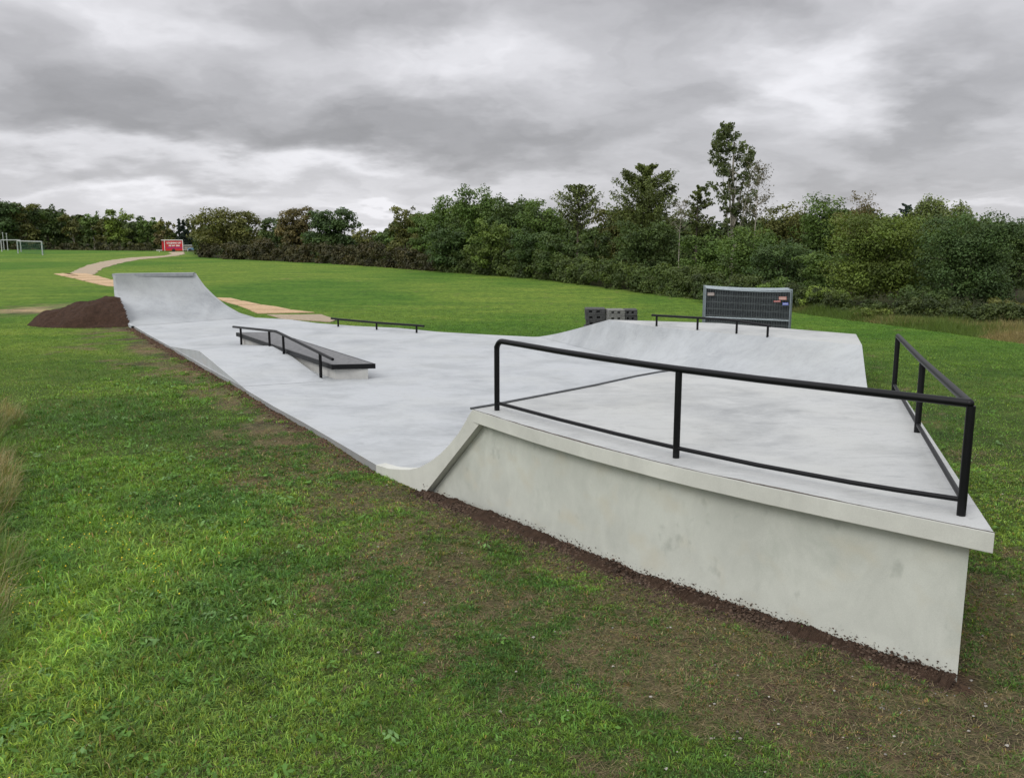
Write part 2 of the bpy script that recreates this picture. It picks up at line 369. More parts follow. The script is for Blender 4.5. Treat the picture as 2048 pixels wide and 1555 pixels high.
def gz(x, y):
    z = .02 - .10*np.exp(-((x+.6)**2+(y-11)**2)/3.2) - .08*np.exp(-((x-1.6)**2+(y-8.6)**2)/3.5) - .085*np.exp(-((x-3.6)**2+(y-6.2)**2)/1.6)
    z = z + (fbm(x, y, .55, 11, 3)-.5)*.05*sm(60, 12, y) + (fbm(x, y, 5, 21, 2)-.5)*.10*sm(3, 9, dist_line(x, y, base_line))*sm(90, 30, y)
    return z
def blob(x, y, px, py, w, h, z=0):
    c = W(px, py, z); rx = w/F*c[1]; ry = h*c[1]**2/(H*F)
    return np.exp(-((x-c[0])/rx)**2-((y-c[1])/ry)**2)
def brown(x, y):
    "0 = lush green, 1 = bare earth"
    dl = dist_line(x, y, base_line)
    n = fbm(x, y, .62, 31, 4); n2 = fbm(x, y, .16, 41, 3)
    w_ = 2.6 + 1.4*sm(16, 8, y)
    b = 1.0 - dl/w_
    b = np.clip(b, 0, 1)*.95
    b = b + .62*blob(x, y, 1750, 1450, 330, 120) + .45*blob(x, y, 1350, 1330, 260, 110) + .25*blob(x, y, 800, 1200, 200, 90) + .4*blob(x, y, 2000, 1200, 110, 200)
    b = b + .7*blob(x, y, 148, 696, 42, 9) + .9*blob(x, y, 60, 622, 95, 13) + .35*blob(x, y, 1790, 760, 60, 40) + .2*blob(x, y, 1900, 850, 120, 60)
    b = b*(.70+.10*sm(11, 16, y)) + (n-.5)*1.15 + (n2-.5)*.75
    b = b - .5*blob(x, y, 150, 1250, 330, 330) - .3*blob(x, y, 250, 850, 250, 120)
    return np.clip(b, 0, 1.2)
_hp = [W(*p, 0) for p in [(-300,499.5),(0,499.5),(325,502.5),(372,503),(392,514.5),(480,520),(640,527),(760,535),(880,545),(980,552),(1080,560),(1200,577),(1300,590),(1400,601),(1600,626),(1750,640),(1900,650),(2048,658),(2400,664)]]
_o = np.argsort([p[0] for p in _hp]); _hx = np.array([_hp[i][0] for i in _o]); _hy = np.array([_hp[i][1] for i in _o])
def ground_color(x, y):
    br = brown(x, y); far = sm(14, 34, np.hypot(x, y))
    n1 = fbm(x, y, 2.2, 51, 4)[..., None]; n2 = fbm(x, y*.6, 14, 61, 4)[..., None]; n3 = fbm(x, y, .18, 71, 3)[..., None]
    near_g = np.array([.060, .086, .022])*(.7+.6*n1)*(.75+.5*n3)
    far_a = np.array([.068, .145, .018]); far_b = np.array([.112, .180, .026]); far_c = np.array([.048, .120, .013])
    k = sm(.38, .62, n2[..., 0])[..., None]
    far_g = far_a*(1-k)+far_b*k
    dk = (sm(.50, .30, n1[..., 0])*sm(45, 20, y))[..., None]; far_g = far_g*(1-dk*.6)+far_c*dk*.6
    edge = sm(32, 15, y)[..., None]*.5; far_g = far_g*(1-edge)+np.array([.085, .16, .02])*edge
    g = near_g*(1-far[..., None])+far_g*far[..., None]
    soil = np.array([.092, .066, .043])*(.65+.7*n3)
    dry = np.array([.138, .124, .062])*(.7+.6*n3)
    s = sm(.35, .62, br)[..., None]; t = sm(.70, 1.0, br)[..., None]
    c = g*(1-s)+dry*s*.75+soil*s*.25; c = c*(1-t)+soil*t
    dlw = dist_line(x, y, wall_line)
    q = (sm(.42, .12, dlw+(n3[..., 0]-.5)*.3))[..., None]; c = c*(1-q)+np.array([.062, .040, .027])*(.6+.8*n3)*q
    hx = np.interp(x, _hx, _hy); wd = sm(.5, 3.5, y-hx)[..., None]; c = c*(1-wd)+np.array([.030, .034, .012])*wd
    st = blob(x, y, 60, 620, 85, 9)[..., None]*sm(.4, .6, n1[..., 0])[..., None]; st = st*.65; c = c*(1-st)+np.array([.36, .30, .17])*st
    return c

# ------------------------------------------------------------------ ground: one sheet to the horizon
def axis(a, b, s, grow, far):
    xs = list(np.arange(a, b, s)); st = s; x = xs[-1]
    while x < far: st = max(s, (x-b)*grow+s); x += st; xs.append(x)
    return xs
px_ = axis(0, 6, .075, .03, 2500); gx = np.array([-v for v in px_[:0:-1]]+px_)
ys = [-40, -20, -8, -2, 1, 2.5, 3.5]; y = 4.2
while y < 3000: ys.append(y); y += max(.07, .0105*y)
gy = np.array(ys)
XX, YY = np.meshgrid(gx, gy, indexing='ij'); ZZ = gz(XX, YY)
inside = in_poly(XX, YY, park_poly) & (dist_line(XX, YY, [p for p in park_poly]+[park_poly[0]]) > .25)
ZZ = np.where(inside, -.35, ZZ)
nx, ny = XX.shape; idx = np.arange(nx*ny).reshape(nx, ny)
fc = np.stack([idx[:-1, :-1], idx[1:, :-1], idx[1:, 1:], idx[:-1, 1:]], -1).reshape(-1, 4)
m, nt, b, o = mat('ground_turf'); M_ground = m
at = N(nt, 'ShaderNodeAttribute', attribute_name='tone')
n1 = noise(nt, 3, 6, .7, 0, sc=(1, .45, 1)); n2 = noise(nt, 38, 4, .75); n3 = noise(nt, .35, 7, .75, .4, sc=(.6, 1.3, 1))
c = mix(nt, 1., at.outputs['Color'], ramp(nt, n1, [(.38, (.74, .78, .8)), (.62, (1.28, 1.22, 1.18))]), 'MULTIPLY')
c = mix(nt, 1., c, ramp(nt, n2, [(.38, (.48, .50, .52)), (.62, (1.55, 1.50, 1.42))]), 'MULTIPLY')
c = mix(nt, 1., c, ramp(nt, n3, [(.36, (.66, .78, .8)), (.52, (.98, 1., 1.)), (.66, (1.38, 1.18, 1.35))]), 'MULTIPLY')
nt.links.new(c, b.inputs['Base Color']); b.inputs['Roughness'].default_value = .95; b.inputs['Specular IOR Level'].default_value = .1
bump(nt, b, M(nt, 'ADD', n2, M(nt, 'MULTIPLY', n1, .6)), .8, .05)
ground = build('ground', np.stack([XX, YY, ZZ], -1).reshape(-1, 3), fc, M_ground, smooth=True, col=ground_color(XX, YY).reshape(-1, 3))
tag(ground, 'wide flat grass field with worn brown earth around the concrete', kind='structure')

# ------------------------------------------------------------------ grass blades
rng = np.random.RandomState(5)
def blades(n, rmin, rmax, power, seed, th=.66):
    r_ = np.random.RandomState(seed)
    u = r_.rand(n); e_ = 2-power; r = (rmin**e_+u*(rmax**e_-rmin**e_))**(1/e_)
    t = (r_.rand(n)*2-1)*th; return r*np.sin(t), r*np.cos(t), r
def grass_mesh(name, x, y, h, w, lean, colr, seed, mat_, label, segs=2, z0=None, la=None):
    r_ = np.random.RandomState(seed); n = len(x); z = gz(x, y) if z0 is None else z0
    an = r_.rand(n)*2*np.pi; la = r_.rand(n)*2*np.pi if la is None else la
    sx, sy = np.cos(an)*w/2, np.sin(an)*w/2; lx, ly = np.cos(la)*lean*h, np.sin(la)*lean*h
    b0 = np.stack([x-sx, y-sy, z-.01], -1); b1 = np.stack([x+sx, y+sy, z-.01], -1)
    zm = z+h*np.clip(.75-lean*.3, .2, .65); m0 = np.stack([x-sx*.8+lx*.4, y-sy*.8+ly*.4, zm], -1); m1 = np.stack([x+sx*.8+lx*.4, y+sy*.8+ly*.4, zm], -1)
    zt = z+h*np.clip(1.05-lean*.55, .12, 1); tp = np.stack([x+lx, y+ly, zt], -1)
    i = np.arange(n)
    if segs == 2:
        v = np.stack([b0, b1, m0, m1, tp], 1).reshape(-1, 3); k = i*5
        f = np.concatenate([np.stack([k, k+1, k+3], -1), np.stack([k, k+3, k+2], -1), np.stack([k+2, k+3, k+4], -1)]); rep = 5
    else:
        v = np.stack([b0, b1, tp], 1).reshape(-1, 3); k = i*3; f = np.stack([k, k+1, k+2], -1); rep = 3
    col = np.repeat(colr, rep, 0)
    ob = build(name, v, f, mat_, col=col); tag(ob, label, kind='stuff'); return ob
def blade_color(x, y, r_, br, far):
    n = len(x)
    green = np.array([.120, .225, .032]); lime = np.array([.220, .330, .055]); deep = np.array([.065, .145, .028]); straw = np.array([.27, .215, .10])
    p = fbm(x, y, 1.3, 81, 3); q = r_.rand(n)
    k = np.clip(sm(.35, .7, p)+(q-.5)*.7, 0, 1)[:, None]
    c = deep*(1-k)+green*k
    k2 = (np.clip(sm(.5, .75, fbm(x, y, 2.6, 91, 3)), 0, 1)*r_.rand(n))[:, None]; c = c*(1-k2)+lime*k2
    pd = np.clip(.04+.50*sm(.2, .8, br), 0, .9); d_ = (r_.rand(n) < pd)
    c = np.where(d_[:, None], straw*(.35+.75*r_.rand(n))[:, None], c)
    fg = ground_color(x, y)*1.2; c = c*(1-far[:, None]*.9)+fg*far[:, None]*.9
    return c*(.55+.9*r_.rand(n))[:, None]
def clear_zone(x, y):
    ins = in_poly(x, y, park_poly)
    return ~ins
r_ = np.random.RandomState(3)
x, y, r = blades(760000, 4.6, 46, 1.15, 7)
br = brown(x, y); cl_ = fbm(x, y, .22, 101, 3); wl = dist_line(x, y, wall_line)
keep = clear_zone(x, y) & (r_.rand(len(x)) < np.clip(1.2-br*.85+(cl_-.5)*1.5*sm(.1, .6, br), .14, 1)*sm(47, 22, r)) & (wl > .16+.25*r_.rand(len(x)))
x, y, r, br, cl_ = x[keep], y[keep], r[keep], br[keep], cl_[keep]
lush = np.clip(blob(x, y, 120, 1250, 420, 420)+.6*blob(x, y, 150, 850, 240, 200)+.12, 0, 1)
h = (.038+.040*lush)*(.5+.9*r_.rand(len(x)))*(.6+.8*cl_)*(1-.45*sm(.2, .8, br))
w = .0066*(r/6)**.75*(.7+.6*r_.rand(len(x)))*(1+.3*lush)
lean = .35+.9*r_.rand(len(x))
colr = blade_color(x, y, r_, br, sm(16, 34, r))
nr = r < 12.5; FARS = (x[~nr], y[~nr], h[~nr]*1.05, w[~nr]*1.3, (lean[~nr]*1.3), colr[~nr])
NT = 62000; tx, ty, r = blades(NT, 4.5, 14, .9, 71)
br = brown(tx, ty); fine = fbm(tx, ty, .16, 301, 3); med = fbm(tx, ty, .5, 311, 3); wl = dist_line(tx, ty, wall_line)
keep = clear_zone(tx, ty) & (r_.rand(NT) < np.clip(1.25-br*.85+(fine-.5)*2.0*sm(.0, .5, br)+(med-.5)*1.2*sm(0, .5, br), .06, 1)) & (wl > .14+.3*r_.rand(NT)**2)
tx, ty, br, fine, med = tx[keep], ty[keep], br[keep], fine[keep], med[keep]; NT = len(tx)
lush = np.clip(blob(tx, ty, 120, 1250, 400, 420)+.6*blob(tx, ty, 150, 850, 240, 200)+.06, 0, 1)
NB = 10; rp = lambda a_: np.repeat(a_, NB)
an = r_.rand(NT*NB)*6.283; sp_ = rp(.018+.03*lush)*np.sqrt(r_.rand(NT*NB))
bx, by = rp(tx)+np.cos(an)*sp_, rp(ty)+np.sin(an)*sp_
hh = rp((.030+.075*lush)*(.55+.9*r_.rand(NT))*(.55+.9*fine)*(1-.45*sm(.25, .9, br)))*(.5+.8*r_.rand(NT*NB))
lean = rp(.55+.8*r_.rand(NT))*(.5+1.1*r_.rand(NT*NB))
cc = blade_color(bx, by, r_, rp(br), np.zeros(NT*NB))*rp(1+.35*lush)[:, None]*rp((.62+.75*r_.rand(NT))*(.72+.6*med))[:, None]
# a slightly bluish or olive cast that changes from tuft to tuft
tv = rp(r_.rand(NT))[:, None]; cc = cc*(np.array([.85, 1.0, 1.25])*(1-tv)+np.array([1.22, 1.0, .8])*tv)
grass_mesh('grass', bx, by, hh, (.0050+.0035*r_.rand(NT*NB))*(np.hypot(bx, by)/6)**.7*(1+.35*rp(lush)), lean, cc, 1, M_blade, 'short trampled grass in the foreground', la=an+r_.randn(NT*NB)*.6)
x, y, r = x, y, r
grass_mesh('grass', *FARS, 2, M_blade, 'mown grass of the field further back', 1)
NS = 300000; x, y, r = blades(NS, 4.5, 15, 1.0, 91); br = brown(x, y)
k = clear_zone(x, y) & (r_.rand(NS) < sm(.12, .45, br)*(1-.15*sm(.75, 1.0, br))*(.5+.9*fbm(x, y, .3, 321, 3))) & (dist_line(x, y, wall_line) > .2)
x, y, br = x[k], y[k], br[k]; n = len(x); q = r_.rand(n)[:, None]; q2 = (r_.rand(n) < .3)[:, None]
cc = (np.array([.135, .105, .060])*(1-q)+np.array([.260, .215, .115])*q); cc = np.where(q2, np.array([.085, .125, .030]), cc)*(.45+.9*r_.rand(n))[:, None]
grass_mesh('dead_grass', x, y, .022+.035*r_.rand(n), (.0045+.004*r_.rand(n))*(np.hypot(x, y)/6)**.6, 1.2+1.4*r_.rand(n), cc, 12, M_blade, 'flat dead grass fibres matted over the worn brown ground', 1, z0=gz(x, y)+.012)
# loose clumps of taller grass, mostly on the lush left
x, y, r = blades(4600, 4.8, 26, 1.2, 17)
lu = np.clip(blob(x, y, 60, 1200, 430, 420)+.5*blob(x, y, 150, 850, 260, 200), 0, 1); brc = brown(x, y)
k = clear_zone(x, y) & (r_.rand(len(x)) < lu+.10*(brc < .5)) & (dist_line(x, y, wall_line) > .4)
tx, ty, tl = x[k], y[k], lu[k]
nb = 46; bx = np.repeat(tx, nb)+r_.randn(len(tx)*nb)*.055; by = np.repeat(ty, nb)+r_.randn(len(tx)*nb)*.055; tl = np.repeat(tl, nb)
hh = (.06+.10*tl)*(.4+.8*r_.rand(len(bx)))*np.repeat(.6+.7*r_.rand(len(tx)), nb); rr = np.hypot(bx, by)
cc = blade_color(bx, by, r_, np.zeros(len(bx)), sm(20, 40, rr))*np.repeat(.75+.65*r_.rand(len(tx)), nb)[:, None]
grass_mesh('grass_tufts', bx, by, hh, .0062*(rr/6)**.7*np.ones(len(bx)), .5+.8*r_.rand(len(bx)), cc, 4, M_blade, 'taller clumps of fresh green grass')
# long dry grass at the left border
nL = 12000
ty = 4.9+11*r_.rand(nL)**1.3; bxl = (0-CX)/F*np.hypot(ty, H-.2)*1.0
txx = bxl+.10-1.3*r_.rand(nL)+(fbm(ty*0, ty, .8, 111, 3)-.42)*1.1
k = txx < bxl+.75; txx, ty = txx[k], ty[k]; n = len(txx)
cy_ = sm(.15, .6, fbm(txx, ty, .5, 121, 3)+.35*(r_.rand(n)-.5))[:, None]
cc = (np.array([.36, .30, .17])*(1-cy_)+np.array([.10, .17, .035])*cy_)*(.55+.7*r_.rand(n))[:, None]
hh = (.24+.34*r_.rand(n))*(.45+.95*fbm(txx, ty, .35, 131, 2))*sm(-.15, .45, (bxl[k]+.5-txx))
grass_mesh('dry_grass', txx, ty, hh, (.005+.004*r_.rand(n)), .3+.75*r_.rand(n), cc, 6, M_blade, 'long dry straw coloured grass along the left border', la=r_.randn(n)*.9+.2)
# rough margin in front of the right hand trees
nR = 60000
pxr = 1560+600*r_.rand(nR); 
mp = np.interp(pxr, [1560, 1750, 1900, 2048, 2200], [622, 648, 668, 690, 700]); bp = np.interp(pxr, [1560, 1750, 1900, 2048, 2200], [612, 632, 642, 652, 655])
pyr = bp+(mp-bp)*r_.rand(nR)
rr_ = np.stack([W(a_, b_) for a_, b_ in zip(pxr[:nR], pyr[:nR])]) if nR < 1 else None
uu = (pxr-CX)/F; vv = -(pyr-CY)/F; ry_ = math.cos(PITCH)+vv*math.sin(PITCH); rz_ = -math.sin(PITCH)+vv*math.cos(PITCH); tt = -H/rz_
txx, ty = uu*tt, ry_*tt; n = nR
cy_ = sm(.35, .65, fbm(txx, ty, 2.0, 141, 3)+.3*(r_.rand(n)-.5)+.22-.42*sm(1850, 2040, pxr))[:, None]
cc = (np.array([.24, .20, .09])*(1-cy_)+np.array([.095, .15, .030])*cy_)*(.55+.7*r_.rand(n))[:, None]
hh = (.15+.45*r_.rand(n))*(.4+.9*fbm(txx, ty, 1.2, 151, 2))*sm(0, .5, (mp-pyr)/(mp-bp)+.15)
grass_mesh('rough_grass', txx, ty, hh, .028*np.ones(n), .2+.5*r_.rand(n), cc, 8, M_blade, 'rough uncut grass margin in front of the trees on the right', 1)

# broad leaved weeds, flowers, pebbles
def leaf_quads(c, nrm, s, asp, r_, col):
    "rhombic leaves: centre, normal, half length"
    n = len(c); nrm = nrm/(np.linalg.norm(nrm, axis=1, keepdims=True)+1e-9)
    t = r_.randn(n, 3); t = t-nrm*(t*nrm).sum(1, keepdims=True); t /= np.linalg.norm(t, axis=1, keepdims=True)+1e-9
    b = np.cross(nrm, t); s = np.asarray(s).reshape(-1, 1)*np.ones((n, 1))
    v = np.stack([c-t*s, c-b*s*asp+t*s*.1, c+t*s, c+b*s*asp+t*s*.1], 1).reshape(-1, 3)
    f = np.arange(n*4).reshape(-1, 4); return v, f, np.repeat(col, 4, 0)
x, y, r = blades(9000, 4.8, 22, 1.2, 27)
lu = np.clip(1.3*blob(x, y, 120, 1250, 330, 420)+.4*blob(x, y, 250, 850, 300, 200)+.035, 0, 1)
k = clear_zone(x, y) & (r_.rand(len(x)) < lu*sm(.35, .6, fbm(x, y, .9, 161, 3))*1.2*(brown(x, y) < .45))
wx, wy = x[k], y[k]; nl = 11; n = len(wx)*nl
an = r_.rand(n)*6.283; rad = .01+.07*r_.rand(n); sz = np.repeat(.5+.8*r_.rand(len(wx)), nl)
cx_, cy2 = np.repeat(wx, nl)+np.cos(an)*rad*sz, np.repeat(wy, nl)+np.sin(an)*rad*sz
cpos = np.stack([cx_, cy2, gz(cx_, cy2)+.025+.05*r_.rand(n)], -1)
nrm = np.stack([np.cos(an)*.55, np.sin(an)*.55, np.ones(n)], -1)+r_.randn(n, 3)*.25
wc_ = np.array([.095, .20, .035])*(.6+.8*r_.rand(n))[:, None]+np.repeat(r_.rand(len(wx)) < .25, nl)[:, None]*np.array([.05, .06, .05])
v, f, cc = leaf_quads(cpos, nrm, .031*sz*(.6+.7*r_.rand(n)), .42, r_, wc_)
tag(build('weeds', v, f, M_blade, col=cc), 'broad leaved weeds growing low in the foreground grass', kind='stuff')
x, y, r = blades(4200, 5, 14, 1.0, 37)
k = clear_zone(x, y) & (r_.rand(len(x)) < 1.3*blob(x, y, 230, 1130, 190, 170)*sm(.4, .6, fbm(x, y, .6, 171, 3)))
n = k.sum(); c = np.stack([x[k], y[k], gz(x[k], y[k])+.07+.04*r_.rand(n)], -1)
v, f, cc = leaf_quads(c, np.stack([r_.randn(n)*.3, -.5+r_.randn(n)*.3, np.ones(n)], -1), .0062*(.7+.7*r_.rand(n)), .9, r_, np.array([.85, .60, .04])*np.ones((n, 1))*(.8+.3*r_.rand(n))[:, None])
tag(build('flowers', v, f, M_tone, col=cc), 'small yellow flowers scattered in the grass on the left', kind='stuff')

def lumps(name, c, s, r_, col, mat_, label, flat=.75):
    "many small irregular stones or clods"
    base = np.array([(1,0,0),(-1,0,0),(0,1,0),(0,-1,0),(0,0,1),(0,0,-1),(.6,.6,.5),(-.6,.6,.5),(-.6,-.6,.5),(.6,-.6,.5)], float)
    F_ = np.array([(4,6,7),(4,7,8),(4,8,9),(4,9,6),(0,2,6),(2,1,7),(1,3,8),(3,0,9),(6,2,7),(7,1,8),(8,3,9),(9,0,6),(0,5,2),(2,5,1),(1,5,3),(3,5,0)])
    n = len(c); v = base[None]*(.7+.6*r_.rand(n, 10, 1)); v = v*s[:, None, None]*np.array([1, 1, flat])
    a_ = r_.rand(n)*6.283; ca, sa = np.cos(a_)[:, None], np.sin(a_)[:, None]
    v = np.stack([v[..., 0]*ca-v[..., 1]*sa, v[..., 0]*sa+v[..., 1]*ca, v[..., 2]], -1)+c[:, None, :]
    f = (F_[None]+(np.arange(n)*10)[:, None, None]).reshape(-1, 3)
    return tag(build(name, v.reshape(-1, 3), f, mat_, col=np.repeat(col, 10, 0)), label, kind='stuff')
# soil clods banked against the front wall and along the floor edge
cum = [(p, q) for p, q in zip(wall_line[:-1], wall_line[1:])]
Ls = np.array([np.hypot(*(q-p)) for p, q in cum]); n = 17000
si = np.random.RandomState(9).choice(len(cum), n, p=Ls/Ls.sum()); t = r_.rand(n)
pp = np.array([cum[i][0] for i in si]); qq = np.array([cum[i][1] for i in si]); d_ = (qq-pp)/np.hypot(*(qq-pp).T)[:, None]
out_ = np.stack([d_[:, 1], -d_[:, 0]], -1); off = np.abs(r_.randn(n))*.17-.015
pos = pp+(qq-pp)*t[:, None]+out_*off[:, None]
wv = fbm(pos[:, 0], pos[:, 1], .7, 431, 3); off = off*(.35+1.5*wv); pos = pp+(qq-pp)*t[:, None]+out_*off[:, None]
hp = .06*np.exp(-(off/.10)**2)*(.3+1.2*fbm(pos[:, 0], pos[:, 1], .35, 181, 3))
sz = .004+.019*r_.rand(n)**3.5
zz_ = gz(pos[:, 0], pos[:, 1])+hp*r_.rand(n)
ws = r_.rand(n) < .05; zz_ = np.where(ws, gz(pos[:, 0], pos[:, 1])+.05+.07*r_.rand(n)**2, zz_); pos = np.where(ws[:, None], pos-out_*(off-.003)[:, None], pos); sz = np.where(ws, sz*.45+.001, sz)
c = np.stack([pos[:, 0], pos[:, 1], zz_], -1)
cc = np.array([.070, .047, .033])*(.4+1.1*r_.rand(n))[:, None]
lumps('soil_clods', c, sz, r_, cc, M_tone, 'loose dark soil crumbs banked along the foot of the front wall')
# low bank of soil under the crumbs
mb = MB(); K = 420
for i in range(K+1):
    s_ = i/K*(len(wall_line)-1); k = min(int(s_), len(wall_line)-2); p = wall_line[k]+(wall_line[k+1]-wall_line[k])*(s_-k); dd = wall_line[k+1]-wall_line[k]; dd = dd/np.hypot(*dd); oo = np.array([dd[1], -dd[0]])
    hgt = .012+.075*float(fbm(p[0], p[1], .16, 191, 4)); wd = -.06+.56*float(fbm(p[0], p[1], .7, 431, 3))**1.2
    for j, (o2, hz) in enumerate(((-.06, hgt), (.02, hgt*.95), (wd*.45, hgt*.5), (wd, -.02))):
        q = p+oo*o2; mb.v.append((q[0], q[1], float(gz(q[0], q[1]))+hz+.020*(random.Random(i*7+j).random()-.5)))
for i in range(K):
    for j in range(3): a_ = i*4+j; mb.f.append((a_, a_+1, a_+5, a_+4)); mb.m.append(0)
tag(mb.make('soil_bank', M_soil, smooth=False), 'low dark soil bank along the foot of the front wall', kind='structure')
# second run of crumbs beside the floor edge
le = [p[:2] for p in left_edge]; cum = list(zip(le[:-1], le[1:])); Ls = np.array([np.hypot(*(q-p)) for p, q in cum]); n = 5200
si = np.random.RandomState(10).choice(len(cum), n, p=Ls/Ls.sum()); t = r_.rand(n)
pp = np.array([cum[i][0] for i in si]); qq = np.array([cum[i][1] for i in si]); d_ = (qq-pp)/np.hypot(*(qq-pp).T)[:, None]
out_ = np.stack([-d_[:, 1], d_[:, 0]], -1); off = np.abs(r_.randn(n))*.13+.01
pos = pp+(qq-pp)*t[:, None]+out_*off[:, None]
c = np.stack([pos[:, 0], pos[:, 1], gz(pos[:, 0], pos[:, 1])+.004], -1)
lumps('soil_crumbs', c, .005+.014*r_.rand(n)**3*(1+pos[:, 1]/25), r_, np.array([.085, .050, .032])*(.5+1.0*r_.rand(n))[:, None], M_tone, 'loose soil crumbs along the left edge of the concrete floor')
# pale pebbles and litter
x, y, r = blades(7000, 4.9, 20, 1.2, 47)
p_ = .05+.22*np.clip(brown(x, y), 0, 1)+.9*blob(x, y, 1960, 1385, 60, 14)
k = clear_zone(x, y) & (r_.rand(len(x)) < p_); n = k.sum()
c = np.stack([x[k], y[k], gz(x[k], y[k])+.012], -1)
cc = np.array([.34, .32, .28])*(.35+.9*r_.rand(n))[:, None]
lumps('pebbles', c, .004+.011*r_.rand(n)**2, r_, cc, M_tone, 'small pale pebbles and chips scattered on the worn grass', .6)
x, y, r = blades(7000, 5.0, 9, 1.0, 57)
k = (r_.rand(len(x)) < 1.6*np.maximum(blob(x, y, 1840, 1372, 70, 16), blob(x, y, 1790, 1400, 60, 14))) & clear_zone(x, y); n = k.sum()
c = np.stack([x[k], y[k], gz(x[k], y[k])+.004], -1)
lumps('gravel', c, .003+.005*r_.rand(n), r_, np.array([.26, .28, .31])*(.4+.9*r_.rand(n))[:, None], M_tone, 'patch of blue grey gravel in front of the wall corner', .6)

# ------------------------------------------------------------------ concrete floor
poly = [p[:2] for p in left_edge]+[p[:2] for p in [QL*[1,1,0]+(.35,-.4,0), QR*[1,1,0]+(-.3,-.4,0)]]+[p[:2] for p in right_edge]
poly += [bank_back[0][:2]+(.15, -.3), bank_back[1][:2]+(0, -.4), bank_back[2][:2]+(-.35, -.3), bank_lip[-1][:2]+(-.3, 0), bank_foot[-1][:2]+(-.2, 0), P3[:2]+(-.5, -.3), wall_pts[-1][:2]+(-.35, .35), wall_pts[4][:2]+(.1, .3), wall_pts[0][:2]+(.1, .25), G[:2]+(.10, .22), V(790, 940, P1, G)[:2]+(.02, .06)]
fl = MB().prism([tuple(p) for p in poly], -.3, FZ, 0, 1).make('pavement', None, mats=[M_floor, M_side])
tag(fl, 'smooth pale grey concrete floor of the skate area', kind='structure')
# kerb trim: thin proud slab edge along left side
# ------------------------------------------------------------------ raised deck ramp in the foreground
A0 = np.array([P1[0], P1[1], 0.])
ramp1 = empty('skate_ramp', A0, 'raised pale concrete skate ramp deck with curved side, in the foreground on the right', 'skate ramp')
IN = inward(G, P1)
SL = .155
crv_px = [(778,937.5),(803,938.8),(820,938.7),(839.5,934),(859,923.5),(878.6,909),(898,889.5),(917.7,865),(931,842.5),(939.5,827)]
crv = [V(*p, P1, G) for p in crv_px]; crv[0][2] = FZ+.005
crv = [crv[0]]+crv[1:]+[P1.copy()]
for i in range(1, 4): crv[i][2] = max(crv[i][2], FZ+.006+.004*i)
start = V(752, 931, P1, G); start[2] = FZ
sl_top = V(959, 851, P1, G); sl_top[2] = D-SL
# deck slab
dp = [p[:2] for p in front]+[P3[:2], P4[:2]]
MB().prism([tuple(p) for p in dp], D-SL, D, 0, 1).make('deck', None, ramp1, mats=[M_deck, M_fascia], bevel=.006)
# curved side panel down to the ground
pd = [start]+crv+[np.array([P1[0], P1[1], D-SL])]+[sl_top]+[np.array([G[0], G[1], -.35])]+[V(750, 940, P1, G)*[1,1,0]+(0,0,-.35)]
# the panel is split in two so that no ngon is strongly concave
mb = MB(); foot = [np.array([*(c_[:2]), -.35]) for c_ in [start]+crv]
lowline = lambda s: 0
gp = np.array([G[0], G[1], -.1])
top = [start]+crv
sG = np.linalg.norm((gp-P1)[:2])
bot = []
for c_ in top:
    s_ = np.linalg.norm((c_-P1)[:2])
    if s_ >= sG: bot.append(np.array([c_[0], c_[1], -.35]))
    else:
        k = s_/sG; a0_ = (P1-gp); q = gp+a0_*(1-k); zt = -.1+(D-SL+.1)*(1-s_/sG)
        bot.append(np.array([q[0], q[1], min(c_[2]-.02, zt-.0)]))
# slant line runs from the ground point up to sl_top, to the right of the curve
segs_t = top; n = len(segs_t)
slant = []
for c_ in segs_t:
    s_ = np.linalg.norm((c_-P1)[:2])*(1 if True else 1)
    k = min(1., s_/np.linalg.norm((start-P1)[:2])); slant.append(k)
low = []
for i, c_ in enumerate(segs_t):
    k = i/(n-1)
    if k < .42: q = start*(1-k/.42)+gp*(k/.42); q = np.array([q[0], q[1], -.35*(1-k/.42)-.35*(k/.42)])
    else:
        kk = (k-.42)/.58; q = gp*(1-kk)+sl_top*kk
    low.append(q)
kg = [i for i in range(n) if i/(n-1) >= .42][0]
off = IN*.16
for i in range(n-1):
    mb.slab([segs_t[i], low[i], low[i+1], segs_t[i+1]] if True else [], off)
mb.slab([low[kg], np.array([gp[0], gp[1], -.4]), np.array([gp[0]-.3, gp[1]+.3, -.4])], off) if False else None
mb.slab([P1*[1,1,0]+(0,0,D-.002), sl_top, np.array([P1[0], P1[1], D-SL-.002])], off) if False else None
MBp = mb
MBp.make('side_panel', M_fascia, ramp1)
# recessed wall
wl_ = MB()
wp = [p.copy() for p in wall_pts]
c0 = sl_top+IN*.12; g0 = gp+IN*.12
prev_t = None
lst = [(g0+(c0-g0)*.0, None)]
poly3 = [np.array([g0[0], g0[1], -.45]), np.array([c0[0], c0[1], -.45]), np.array([c0[0], c0[1], D-SL]), np.array([g0[0], g0[1], -.12])]
wl_.slab(poly3, IN*.1)
chain = [np.array([c0[0], c0[1], 0])]+[np.array([p[0], p[1], 0]) for p in wp[1:]]
for p, q in zip(chain[:-1], chain[1:]):
    wl_.add([(p[0], p[1], -.45), (q[0], q[1], -.45), (q[0], q[1], D-SL), (p[0], p[1], D-SL)], [(0, 1, 2, 3)])
inr = [c_+np.array([*(inward(chain[0], chain[-1])[:2]*.1), 0]) for c_ in chain]; inr[-1] = inr[-1]-fd*np.array([.16, .16, 0])
for p, q in zip(inr[:-1], inr[1:]):
    wl_.add([(p[0], p[1], -.45), (q[0], q[1], -.45), (q[0], q[1], D-SL), (p[0], p[1], D-SL)], [(3, 2, 1, 0)])
wl_.make('front_wall', M_wall, ramp1)
